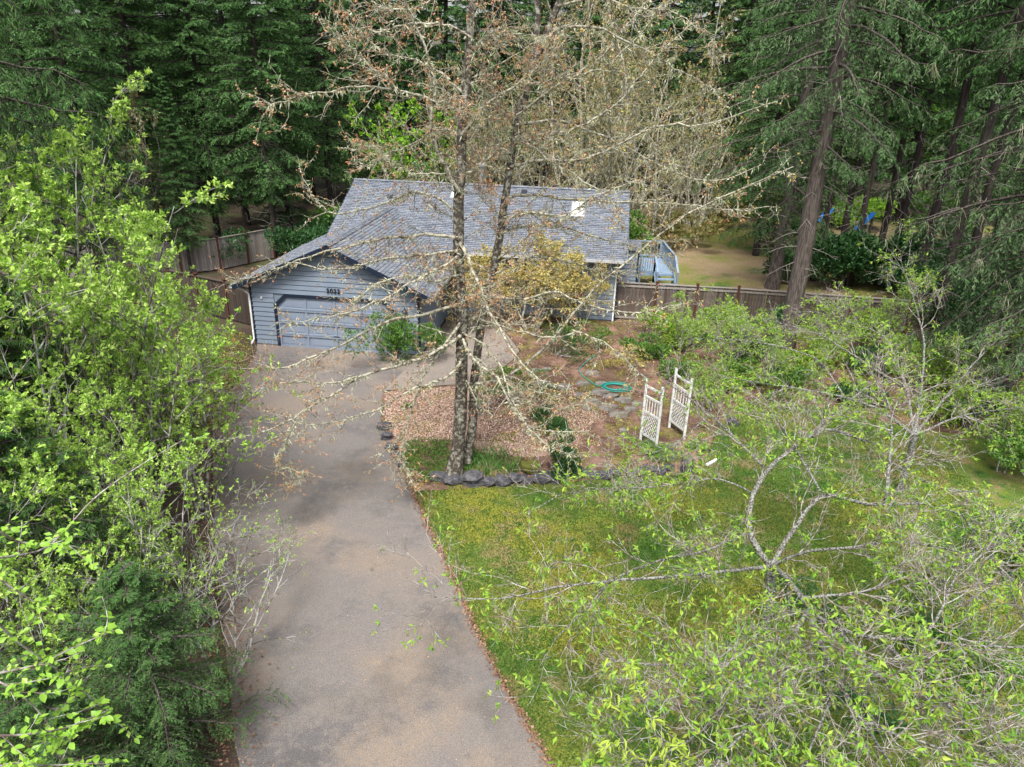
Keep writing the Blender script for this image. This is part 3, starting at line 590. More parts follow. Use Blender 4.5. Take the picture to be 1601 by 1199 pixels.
# ------------------------------------------------------------------ arbor
ab = thing('garden_arbor', 'weathered white wooden arbor sides with lattice at the lawn corner', 'arbor')
Pp = [G(1001,688), G(1025,703), G(1046,668), G(1069,686)]; AH = 2.12
for q in Pp:
    b = MB(); b.bar(q, q+np.array([0, 0, AH]), .075, .075); b.build('post', MT['oldwhite'], ab)
for s, (p0, p1) in enumerate(((Pp[0], Pp[1]), (Pp[2], Pp[3]))):
    z = lambda h: np.array([0, 0, h])
    for nm, h in (('top_rail', AH-.22), ('upper_rail', AH-.55), ('middle_rail', 1.05), ('bottom_rail', .28)):
        b = MB(); b.bar(p0+z(h), p1+z(h), .035, .07); b.build(nm, MT['oldwhite'], ab)
    for i in range(1, 6):
        q = p0+(p1-p0)*i/6; b = MB(); b.bar(q+z(1.09), q+z(AH-.59), .03, .018); b.build('slat', MT['oldwhite'], ab)
    W_ = np.linalg.norm(p1-p0); d = (p1-p0)/W_; h0, h1 = .32, 1.01; hh = h1-h0; st = .13
    for sg in (1, -1):
        off = np.cross(d, (0, 0, 1))*(.008*sg)
        k = -hh if sg > 0 else 0
        while k < (W_ if sg > 0 else W_+hh):
            # line s = k + sg*t
            t0, t1 = 0, hh
            if sg > 0: t0 = max(0, -k); t1 = min(hh, W_-k)
            else: t0 = max(0, k-W_); t1 = min(hh, k)
            if t1-t0 > .03:
                b = MB(); b.bar(p0+d*(k+sg*t0)+z(h0+t0)+off, p0+d*(k+sg*t1)+z(h0+t1)+off, .012, .026, upv=np.cross(d, (0, 0, 1))); b.build('lattice_slat', MT['oldwhite'], ab)
            k += st

# ------------------------------------------------------------------ hose, pipe
hs = []
c0 = G(963, 607)[:2]
for i in range(150):
    a = i/150*2*math.pi*4.5; rr = .43+.10*math.sin(a*.23+1)+.02*(i/150); hs.append((c0[0]+math.cos(a)*rr*1.05+.05*math.sin(i*.05), c0[1]+math.sin(a)*rr*.75, .03+.012*(i/30)))
tail = [G(935, 606), G(912, 590), G(904, 580), G(912, 570), G(930, 556)]
def smooth_poly(pts, n):
    pts = np.array(pts, float); seg = np.r_[0, np.cumsum(np.linalg.norm(np.diff(pts, axis=0), axis=1))]; t = np.linspace(0, seg[-1], n); r_ = np.stack([np.interp(t, seg, pts[:, k]) for k in range(3)], 1)
    for _ in range(2): r_[1:-1] = (r_[:-2]+2*r_[1:-1]+r_[2:])/4
    return r_
tl = smooth_poly([np.array(hs[-1])]+[q+np.array([0, 0, .03]) for q in tail], 30)
tl2 = smooth_poly([np.array(hs[0]), G(985, 618)+np.array([0,0,.03]), G(982, 630)+np.array([0,0,.03])], 12)
b = MB()
for q in (np.array(hs), tl, tl2): b.tubes(q[None], np.full((1, len(q)), .017), 6)
tag(b.build('garden_hose', MT['hose']), 'teal garden hose lying in a loose coil beside the flagstones', 'hose')
b = MB(); q0 = G(1104, 729); q1 = G(1122, 720); b.bar(q0+np.array([0,0,.04]), q0+(q1-q0)*.75+np.array([0,0,.05]), .09, .05); b.bar(q0+(q1-q0)*.75+np.array([0,0,.05]), q0+(q1-q0)*.85+np.array([0,0,.09]), .07, .05)
tag(b.build('splash_block', MT['white']), 'small white trough lying at the lawn edge right of the boulder', 'splash block')
def slidebox(px, py, Y, w_, h_, label, rz=0.3):
    q = P(px, py, Y); t = thing('play_slide', label, 'slide', (q[0], q[1], 0), rz)
    b = MB(); 
    for i in range(8):
        x0 = -w_/2+w_*i/8; x1 = -w_/2+w_*(i+1)/8; z0 = q[2]-h_/2+h_*(i/8)**1.3; z1 = q[2]-h_/2+h_*((i+1)/8)**1.3
        b.add([(x0,-.25,z0),(x1,-.25,z1),(x1,.25,z1),(x0,.25,z0)], [[0,1,2,3]])
        for s in (-.25, .25): b.bar((x0, s, z0+.06), (x1, s, z1+.06), .04, .16)
    b.build('chute', MT['tarp'], t); b = MB(); b.bar((w_/2, 0, q[2]+h_/2), (w_/2, 0, 0), .1, .1); b.bar((w_/2, .3, q[2]+h_/2), (w_/2, .3, 0), .08, .08); b.build('support', MT['fbark'], t)
slidebox(1290, 336, 55, .9, .9, 'bright blue play slide seen behind the thick fir trunk'); slidebox(1352, 346, 52, 1.0, 1.2, 'blue tilted play slide between thin trunks in the back yard', -.2)
print('props done')

# ------------------------------------------------------------------ vegetation tools
def grow(P0, D0_, L_, n, wig, bias, rg):
    m = len(P0); pts = np.empty((m, n+1, 3)); pts[:, 0] = P0; d = norm(D0_); st = (L_/n)[:, None]; bias = np.asarray(bias, float)
    for i in range(n):
        d = norm(d+rg.normal(0, wig, (m, 3))+bias); pts[:, i+1] = pts[:, i]+d*st
    return pts
def spawn(pts, rad, per, t0, t1, a0, a1, rg, up=0.0):
    m, n, _ = pts.shape; idx = np.repeat(np.arange(m), per); k = len(idx); t = rg.uniform(t0, t1, k)*(n-1); i = np.minimum(t.astype(int), n-2); f = (t-i)[:, None]
    p = pts[idx, i]*(1-f)+pts[idx, i+1]*f; T_ = norm(pts[idx, i+1]-pts[idx, i]); r = rad[idx, i]*(1-f[:, 0])+rad[idx, i+1]*f[:, 0]
    q = norm(np.cross(T_, norm(rg.normal(0, 1, (k, 3))))); a = rg.uniform(a0, a1, k)[:, None]
    d = norm(np.cos(a)*T_+np.sin(a)*q+np.array([0, 0, up])); return p, d, r, idx, t/(n-1)
def taper(r0, r1, m, n): t = np.linspace(0, 1, n+1)[None]; r0 = np.broadcast_to(r0, (m,))[:, None]; r1 = np.broadcast_to(r1, (m,))[:, None]; return r0*(1-t)+r1*t
def rnd_dirs(n, rg, up=0.0): return norm(rg.normal(0, 1, (n, 3))+np.array([0, 0, up]))

def conifer(name, seed, H, z0, Rr, nb, r0, needle, bark, droop=.5, nl=13, ns=9, nlen=.15, nwid=.035, hang=.5, dead=20, lean=0, top=.12, sparse=1.0, lich=0):
    """a fir: trunk + dead twigs, and a crown of boughs with hanging sprays; returns two meshes"""
    rg = np.random.default_rng(seed); tr = MB(); cr = MB()
    zz = np.linspace(0, H, 14); tp = np.c_[lean*zz/H+.05*np.sin(zz*.7+seed), .05*np.cos(zz*.6+seed), zz]; tp[0, 2] = -.3
    tr.tubes(tp[None], (r0*(1-zz/H)**.8+.02+r0*.25*np.exp(-zz*2))[None], 10)
    if dead:
        z = rg.uniform(min(1, z0*.4), z0+H*.15, dead); a = rg.uniform(0, 2*math.pi, dead); D = np.c_[np.cos(a), np.sin(a), rg.uniform(-.5, .3, dead)]
        Pz = np.c_[np.interp(z, zz, tp[:, 0]), np.interp(z, zz, tp[:, 1]), z]
        q = grow(Pz, D, rg.uniform(.5, 2.0, dead), 5, .18, (0, 0, -.05), rg); rd = taper(.02, .006, dead, 5); tr.tubes(q, rd, 3, 1)
        p2, d2, r2_, _, _ = spawn(q, rd, 3, .3, 1, .5, 1.2, rg); tr.tubes(grow(p2, d2, rg.uniform(.2, .7, len(p2)), 3, .2, (0, 0, -.1), rg), taper(.008, .004, len(p2), 3), 3, 1)
    t = (np.arange(nb)+rg.uniform(0, 1, nb))/nb; z = z0+(H-z0)*t; a = np.arange(nb)*2.4+rg.normal(0, .3, nb)
    prof = np.minimum(1, (1-t)**.75*1.15)*np.clip(.55+t*3, 0, 1); L_ = Rr*prof*rg.uniform(.65, 1.15, nb)+.15
    el = (.45*t-.05)
    D = np.c_[np.cos(a)*np.cos(el), np.sin(a)*np.cos(el), np.sin(el)]; Pz = np.c_[np.interp(z, zz, tp[:, 0]), np.interp(z, zz, tp[:, 1]), z]
    n = 8; pts = grow(Pz, D, L_, n, .05, (0, 0, -.05*droop), rg); sag = (np.linspace(0, 1, n+1)**1.5)[None]*(L_*.22*droop)[:, None]; pts[:, :, 2] -= sag; pts[:, -2:, 2] += (L_*.04)[:, None]
    rd = taper(.03+.01*L_, .006, nb, n); cr.tubes(pts, rd, 3, 1)
    per = nl*2; idx = np.repeat(np.arange(nb), per); tt = np.tile(np.repeat((np.arange(nl)+.5)/nl, 2), nb); tt = .12+.88*np.clip(tt+rg.normal(0, .02, len(tt)), 0, 1)
    keep = rg.random(len(tt)) < sparse; side = np.tile([1, -1], nb*nl); idx, tt, side = idx[keep], tt[keep], side[keep]
    f = tt*n; i = np.minimum(f.astype(int), n-1); fr_ = (f-i)[:, None]; p = pts[idx, i]*(1-fr_)+pts[idx, i+1]*fr_; Td = norm(pts[idx, i+1]-pts[idx, i])
    lat = norm(np.cross(Td, [0, 0, 1.]))*side[:, None]
    ll = (L_[idx]*.34*(1.1-tt*.75)+.16)*rg.uniform(.6, 1.25, len(idx))*(1.45 if hang > 1.1 else 1)
    d = norm(Td*rg.uniform(.5, 1.0, len(idx))[:, None]+lat+np.array([0, 0, -.25*hang])+rg.normal(0, .12, (len(idx), 3)))
    m_ = 4; q = grow(p, d, ll, m_, .05, (0, 0, -.32*hang), rg); cr.tubes(q[:, ::2], taper(.008, .003, len(q), 2), 3, 1)
    # needle sprays along each branchlet
    k = len(q); id2 = np.repeat(np.arange(k), ns*2); t2 = np.tile(np.repeat((np.arange(ns)+.6)/ns, 2), k); sd2 = np.tile([1, -1], k*ns)
    f = t2*m_; i = np.minimum(f.astype(int), m_-1); fr_ = (f-i)[:, None]; p = q[id2, i]*(1-fr_)+q[id2, i+1]*fr_; Td = norm(q[id2, i+1]-q[id2, i])
    lat = norm(np.cross(Td, norm(np.array([0, 0, 1.])+rg.normal(0, .35, (len(id2), 3)))))*sd2[:, None]
    d = norm(Td*.9+lat*rg.uniform(.5, 1.1, len(id2))[:, None]+np.array([0, 0, -.15-.2*hang])+rg.normal(0, .15, (len(id2), 3)))
    ln = nlen*rg.uniform(.6, 1.35, len(id2))*(1.1-.45*t2); nr = norm(np.cross(d, lat)+rg.normal(0, .5, (len(id2), 3)))
    cr.leaves(p, d, nr, ln, nwid*rg.uniform(.7, 1.3, len(id2)), 0)
    if lich:
        p, d, _, _, _ = spawn(q, taper(.01, .01, len(q), m_), 1, 0, 1, .1, .3, rg); kk = rg.integers(0, len(p), lich); p = np.repeat(p[kk], 5, 0)+rg.normal(0, .04, (lich*5, 3)); n_ = len(p)
        g_ = grow(p, np.array([0, 0, -1.])+rg.normal(0, .2, (n_, 3)), rg.uniform(.12, .7, n_), 3, .3, (0, 0, -.15), rg); cr.tubes(g_, taper(.011, .004, n_, 3), 3, 2)
    return tr.mesh(name+'_trunk', [bark, MT['greytwig']]), cr.mesh(name+'_crown', [needle, bark]+([MT['lichen']] if lich else []))
def tree_thing(name, label, cat, meshes, loc, rz=0, sc=1, group=None):
    t = thing(name, label, cat, (loc[0], loc[1], -.05), rz, group); t.scale = (sc, sc, sc) if not isinstance(sc, tuple) else sc
    obj('trunk', meshes[0], t); obj('crown', meshes[1], t); return t

def leafy(name, seed, H, stems, spread, leafm, bark, leaf_l=.06, leaf_w=.03, clus=6, per1=9, per2=6, upw=.12, r0=.05, twig_tip=True, tuft=None, ntuft=0, cl_spread=.03, drop=0.0, dens=1.0, z0=.15, wig=.09, tips=5, flow=None):
    """a deciduous tree or sapling: stems > branches > twigs > leaf rosettes"""
    rg = np.random.default_rng(seed); tr = MB(); cr = MB()
    a = rg.uniform(0, 2*math.pi, stems); D = np.c_[np.cos(a)*spread, np.sin(a)*spread, np.ones(stems)]; P0 = np.c_[np.cos(a)*.12, np.sin(a)*.12, np.zeros(stems)-.15]
    st = grow(P0, D, H*rg.uniform(.8, 1.05, stems), 16, wig*.7, (0, 0, .05), rg); rs = taper(r0, r0*.15, stems, 16); tr.tubes(st, rs, 7)
    p, d, r, i_, t_ = spawn(st, rs, per1, z0, 1, .5, 1.25, rg, .1); L1 = H*.34*(1.15-t_)*rg.uniform(.6, 1.2, len(p))+.3
    b1 = grow(p, d, L1, 9, wig, (0, 0, upw*.4-drop*.1), rg); r1 = taper(np.minimum(r*.6, r0*.5), .005, len(p), 9); tr.tubes(b1, r1, 4)
    p, d, r, i2, t_ = spawn(b1, r1, per2, .2, 1, .4, 1.1, rg, .05); L2 = L1[i2]*.38*rg.uniform(.5, 1.3, len(p))+.12
    b2 = grow(p, d, L2, 5, wig*1.2, (0, 0, upw*.6-drop*.2), rg); r2_ = taper(np.minimum(r*.6, .01), .0025, len(p), 5); tr.tubes(b2, r2_, 3)
    allp = []; alld = []
    for (bb, tip) in ((b2, tips), (b1, 3)):
        m = len(bb); tt = rg.uniform(.25, 1, (m, tip)); tt[:, 0] = 1.0; f = tt*(bb.shape[1]-1); i = np.minimum(f.astype(int), bb.shape[1]-2); fr_ = (f-i)[..., None]; w_ = np.arange(m)[:, None]
        allp.append((bb[w_, i]*(1-fr_)+bb[w_, i+1]*fr_).reshape(-1, 3)); alld.append(norm(bb[w_, i+1]-bb[w_, i]).reshape(-1, 3))
    p = np.concatenate(allp); d = np.concatenate(alld); kp = rg.random(len(p)) < dens; p, d = p[kp], d[kp]
    k = len(p); pr = np.repeat(p, clus, 0); dr = np.repeat(d, clus, 0); n_ = len(pr)
    dd = norm(dr*.5+rnd_dirs(n_, rg, .35-drop)*1.0); up = norm(rnd_dirs(n_, rg, 1.2)); sz = rg.uniform(.6, 1.25, n_)
    cr.leaves(pr+rg.normal(0, cl_spread*.4, (n_, 3)), dd, up, leaf_l*sz, leaf_w*sz, 0, .12)
    mats = [leafm, bark]
    if flow is not None:
        kk = rg.integers(0, k, flow[1]); pf_ = np.repeat(p[kk], 5, 0); dd = rnd_dirs(len(pf_), rg, .6); cr.leaves(pf_, dd, rnd_dirs(len(pf_), rg, 1), .07, .06, 2); mats.append(flow[0])
    if ntuft:
        pt, dt, _, _, _ = spawn(b1, r1, ntuft, .05, 1, .1, .5, rg); n_ = len(pt)*3; pp = np.repeat(pt, 3, 0)
        dd = norm(np.array([0, 0, -1.])+rg.normal(0, .45, (n_, 3))); (tr).leaves(pp, dd, rnd_dirs(n_, rg), rg.uniform(.06, .26, n_), rg.uniform(.015, .05, n_), 1)
    return tr.mesh(name+'_wood', [bark, tuft or bark]), cr.mesh(name+'_leaves', mats)

def bush(name, label, cat, c, rad, n, ll, lw, m, group=None, seed=0, up=.5, z=None, shell=.45, stems=10, droop=0, flow=None, lab_only=None):
    """a shrub: stems fanning from the ground and a crown of leaf rosettes in a lumpy ellipsoid"""
    rg = np.random.default_rng(seed); rx, ry, rz_ = rad; t = thing(name, label, cat, (c[0], c[1], 0), 0, group); zc = z if z is not None else rz_*.85
    nc = 11; cc = rg.normal(0, .45, (nc, 3)); cc[:, 2] = rg.uniform(-.5, .6, nc); cs = rg.uniform(.3, .55, nc)
    w_ = rg.integers(0, nc, n//4); u = rnd_dirs(n//4, rg, .4)*(rg.uniform(shell, 1, n//4)**.5)[:, None]; p = (cc[w_]+u*cs[w_][:, None])*np.array([rx, ry, rz_])+np.array([0, 0, zc])
    p = p[p[:, 2] > .02]; k = len(p); pr = np.repeat(p, 4, 0)+rg.normal(0, ll*.25, (k*4, 3)); outd = norm(pr-np.array([0, 0, zc*.4])); n_ = len(pr)
    d = norm(outd*.6+rnd_dirs(n_, rg, up)*.9-np.array([0, 0, droop])); sz = rg.uniform(.6, 1.3, n_)
    b = MB(); b.leaves(pr, d, rnd_dirs(n_, rg, 1.2), ll*sz, lw*sz, 0, .1); ms = [m]
    if flow: kk = rg.integers(0, n_, flow[1]); b.leaves(pr[kk]+outd[kk]*ll*.5, rnd_dirs(flow[1], rg, .5), rnd_dirs(flow[1], rg, 1), flow[2], flow[2]*.8, 1); ms.append(flow[0])
    b.build('foliage', ms, t)
    s = MB(); e = cc[rg.integers(0, nc, stems)]*np.array([rx, ry, rz_])*.9+np.array([0, 0, zc]); P0 = np.c_[rg.normal(0, rx*.08, (stems, 2)), np.full(stems, -.03)]
    tt = np.linspace(0, 1, 6)[None, :, None]; q = P0[:, None]*(1-tt)+e[:, None]*tt; q[:, 1:-1] += rg.normal(0, .03*rx, (stems, 4, 3)); s.tubes(q, taper(.014, .005, stems, 5), 4); s.build('stems', MT['sbark'], t)
    return t
print('veg tools')

# ------------------------------------------------------------------ the twin-trunked mossy maple
rg = np.random.default_rng(77)
base = G(712, 742); Y0 = base[1]
def limb(px, Ya, Yb, n=24, ex=1.0):
    q = np.array([P(x, y, Ya+(Yb-Ya)*((i/(len(px)-1))**ex)) for i, (x, y) in enumerate(px)]); return smooth_poly(q, n+1)
trunkL = limb([(710,748),(714,715),(719,690),(722,600),(723,520),(719,440),(717,370),(717,300),(722,230),(726,150),(733,80),(740,0),(746,-90),(750,-180)], Y0, Y0+.6, 30)
trunkR = limb([(728,722),(738,690),(741,640),(744,560),(752,500),(768,440),(780,380),(790,310),(799,250),(808,180),(830,110),(855,55),(878,0),(905,-90),(925,-170)], Y0+.35, Y0+1.6, 30)
forkR = limb([(808,180),(826,130),(836,80),(842,30),(838,-20),(842,-100)], Y0+1.2, Y0+1.9, 24)
mt = thing('maple_tree', 'tall twin trunked maple with lichen crusted limbs and orange spring flowers beside driveway', 'tree', (base[0], base[1], 0))
off = np.array([base[0], base[1], 0])
def rr_(n, a, b): t = np.linspace(0, 1, n+1); return a*(1-t)+b*t
mb = MB(); rl = rr_(30, .19, .08); rl[0] = .29; rl[1] = .23; mb.tubes((trunkL-off)[None]+rg.normal(0, .012, trunkL.shape)[None], rl[None], 12); mb.build('trunk', [MT['bark']], mt)
mb = MB(); rl = rr_(30, .13, .07); rl[0] = .17; mb.tubes((trunkR-off)[None]+rg.normal(0, .012, trunkR.shape)[None], rl[None], 12); mb.tubes((forkR-off)[None], rr_(24, .10, .06)[None], 8); mb.build('trunk', [MT['bark']], mt)
LM = [  # pixel polyline, start/end depth offset from the trunk, start radius
 ([(717,300),(700,265),(680,230),(675,190),(684,130),(672,80),(655,40),(640,0),(620,-60)], .2, -.6, .065),
 ([(722,215),(732,205),(750,170),(775,145),(800,135),(830,108),(850,90),(880,40)], .2, -.8, .05),
 ([(684,165),(672,150),(650,143),(620,142),(565,140),(520,145),(470,158),(430,170),(408,162)], -.4, -2.0, .034),
 ([(625,142),(605,122),(575,103),(550,78),(520,50),(508,30)], -1.0, -1.9, .026),
 ([(716,372),(677,366),(640,366),(590,372),(552,382),(515,390),(477,398),(440,410),(400,424),(360,437)], .1, 1.8, .045),
 ([(716,392),(690,396),(652,400),(615,400),(590,405),(552,414),(500,421),(465,412),(427,410),(400,420)], .1, .9, .04),
 ([(716,477),(680,488),(640,497),(602,502),(565,527),(540,540),(490,560),(440,585),(390,582),(320,578)], 0, -2.2, .045),
 ([(720,525),(690,545),(650,565),(610,575),(560,588),(540,606),(500,628),(470,650),(440,672),(410,678),(368,686)], 0, -3.4, .05),
 ([(720,505),(687,550),(660,585),(647,627),(632,670),(610,695),(585,715)], 0, -1.8, .045),
 ([(632,670),(632,687),(637,720),(650,755)], -1.3, -1.8, .018),
 ([(724,530),(735,552),(747,572),(775,588),(792,625),(812,660),(835,675),(870,681),(925,680)], 0, -2.4, .045),
 ([(719,380),(730,397),(750,450),(765,482),(785,512),(797,545),(820,575),(850,600),(900,612)], .1, -2.2, .05),
 ([(744,600),(775,597),(800,590),(852,545),(880,512),(905,482),(930,445),(955,425),(1005,397),(1055,345),(1080,332),(1150,300),(1230,268)], .3, -1.0, .05),
 ([(792,310),(805,304),(830,302),(855,307),(905,312),(980,317),(1060,315),(1130,325),(1215,318)], .9, 2.8, .045),
 ([(783,365),(795,360),(842,352),(880,357),(917,367),(980,380),(1050,395)], .8, 2.3, .035),
 ([(770,430),(800,415),(840,400),(890,405),(940,420),(1000,430)], .7, 2.1, .03),
 ([(799,240),(812,215),(850,232),(900,265),(940,290),(975,330)], 1, -.3, .04),
 ([(797,260),(850,250),(900,250),(935,237),(975,220),(1012,195),(1050,187),(1087,195),(1137,185),(1215,160)], 1, -1, .045),
 ([(803,215),(880,210),(940,180),(970,157),(995,130),(1020,100),(1050,70),(1087,37)], 1, 2.2, .04),
 ([(850,60),(880,40),(940,40),(1005,70),(1037,95),(1075,117),(1110,132)], 1.3, .2, .04),
 ([(806,195),(860,188),(920,200),(972,227),(1012,252),(1050,272),(1112,292),(1150,287),(1200,262)], 1, 2.6, .042),
 ([(738,60),(700,35),(650,42),(600,60),(560,52),(520,70)], .4, -1.2, .036),
 ([(726,150),(690,110),(650,95),(600,85),(570,60)], .4, 1.8, .034),
 ([(732,80),(770,45),(815,60),(850,62)], .5, -1.3, .03),
 ([(722,220),(700,200),(670,210),(640,235),(600,245),(560,270)], .3, 1.8, .035),
 ([(718,340),(690,310),(650,300),(610,320),(570,330),(520,340),(490,320),(470,268)], .2, 1.6, .035),
 ([(717,300),(690,270),(650,275),(620,250),(585,225),(560,235)], .2, -1.2, .03),
 ([(719,430),(680,440),(640,430),(590,440),(550,470),(520,505)], 0, -1.5, .03),
 ([(723,560),(700,590),(670,600),(640,612),(590,640),(550,650),(480,660)], 0, -2.6, .034),
 ([(724,590),(750,640),(735,600),(780,620),(820,612),(870,625)], .1, -1.2, .026),
 ([(744,560),(790,600),(830,640),(870,650),(910,640)], .3, -2.0, .03),
 ([(752,500),(800,520),(850,530),(900,520),(960,560),(1000,600)], .4, -1.4, .034),
 ([(762,460),(810,470),(860,450),(920,480),(990,490),(1060,470)], .5, -.8, .036),
 ([(786,340),(830,330),(880,340),(940,300),(1000,290),(1060,260)], .9, -1.0, .036),
 ([(808,180),(850,150),(900,120),(950,110),(1010,60),(1050,10)], 1, -1.3, .036),
 ([(820,130),(870,130),(930,100),(990,20),(1020,-20)], 1.1, 2.5, .034),
 ([(870,10),(930,-10),(990,10),(1060,20),(1110,60)], 1.4, -.5, .034),
 ([(740,0),(690,-10),(650,20),(600,10),(560,-10)], .5, 1.6, .034),
 ([(716,400),(690,420),(650,440),(600,470),(560,490),(500,500),(450,500)], 0, -2.5, .032),
 ([(799,250),(770,200),(755,150),(760,100),(790,60)], .9, -.8, .03),
 ([(723,520),(760,540),(790,580),(815,640),(860,700),(905,715)], 0, -2.8, .03),
 ([(560,588),(520,600),(470,598),(420,600),(370,612),(330,610)], -1.6, -2.5, .02),
 ([(470,650),(430,720),(480,745),(455,765)], -2.8, -3.0, .013),
]
lp = np.array([limb(a, Y0+b_, Y0+c, 24, 1.0) for a, b_, c, r in LM])-off
lp[:, 1:] += np.cumsum(rg.normal(0, .018, (len(LM), 24, 3)), axis=1)+rg.normal(0, .012, (len(LM), 24, 3)); lr = np.array([rr_(24, r, .009) for *_, r in LM])
wood = MB(); wood.tubes(lp, lr, 6)
def pick(pp, dd, keep): return pp[keep], dd[keep]
p, d, r, i_, t_ = spawn(lp, lr, 21, .1, 1, .45, 1.15, rg, .02); L1 = rg.uniform(.35, 1.35, len(p))*(1.15-.5*t_)
s1 = grow(p, d, L1, 8, .16, (0, 0, .0), rg); r1 = taper(np.minimum(r*.5, .013), .004, len(p), 8); wood.tubes(s1, r1, 4)
# extra branches from the two trunks
tt2 = np.stack([trunkL[8:30:1], trunkR[8:30:1]])-off; p, d, r, _, _ = spawn(tt2, np.full(tt2.shape[:2], .05), 36, 0, 1, 1.0, 1.5, rg, .15)
s0 = grow(p, d, rg.uniform(.8, 2.6, len(p)), 10, .14, (0, 0, .02), rg); r0_ = taper(.02, .005, len(p), 10); wood.tubes(s0, r0_, 4)
p, d, r, i_, t_ = spawn(s0, r0_, 8, .15, 1, .4, 1.1, rg, .0); s1b = grow(p, d, rg.uniform(.25, .8, len(p)), 8, .16, (0, 0, 0), rg); r1b = taper(.009, .003, len(p), 8); wood.tubes(s1b, r1b, 3)
S1 = np.concatenate([s1, s1b]); RR1 = np.concatenate([r1, r1b])
p, d, r, i_, t_ = spawn(S1, RR1, 5, .15, 1, .4, 1.2, rg, .0); s2 = grow(p, d, rg.uniform(.08, .42, len(p)), 4, .2, (0, 0, 0.02), rg); wood.tubes(s2[:, ::2], taper(.0065, .003, len(p), 2), 3)
wood.build('branches', [MT['twig']], mt)
# lichen: tufts sitting on and hanging below limbs
lc = MB()
for (bb, rad_, per, lo, hi) in ((lp, lr, 120, .05, .20), (s1, r1, 4, .03, .13), (s0, r0_, 14, .05, .22)):
    pt, dt, rd, _, _ = spawn(bb, rad_, per, 0, 1, .1, .4, rg); cl = rg.random(len(pt)) < .62; pt = pt[cl]; n_ = len(pt)*3; pp = np.repeat(pt, 3, 0)+rg.normal(0, .015, (n_, 3))
    dd = norm(np.array([0, 0, -.55])+rg.normal(0, .6, (n_, 3))); lc.leaves(pp, dd, rnd_dirs(n_, rg), rg.uniform(lo, hi, n_), rg.uniform(.012, .035, n_), 0)
lc.build('lichen', [MT['lichen']], mt, 'stuff')
# orange flower clusters on twig ends
fl = MB(); ends = np.concatenate([s2[:, -1], s2[:, 2], S1[:, -1]]); keep = rg.random(len(ends)) < .42; ends = ends[keep]; wz = ends[:, 2]; yel = (rg.random(len(ends)) < np.clip((ends[:, 0]-1.2)/3.5, 0, .5))
for sel, mi in ((~yel, 0), (yel, 1)):
    e_ = ends[sel]; n_ = len(e_)*4; pp = np.repeat(e_, 4, 0)+rg.normal(0, .018, (n_, 3)); sz = rg.uniform(.7, 1.4, n_); fl.leaves(pp, rnd_dirs(n_, rg, -.1), rnd_dirs(n_, rg, 1), .046*sz, .034*sz, mi)
fl.build('blossom', [MT['bud'], MT['yellow']], mt, 'stuff')
print('maple', len(LM), len(s1), len(s2), len(ends))

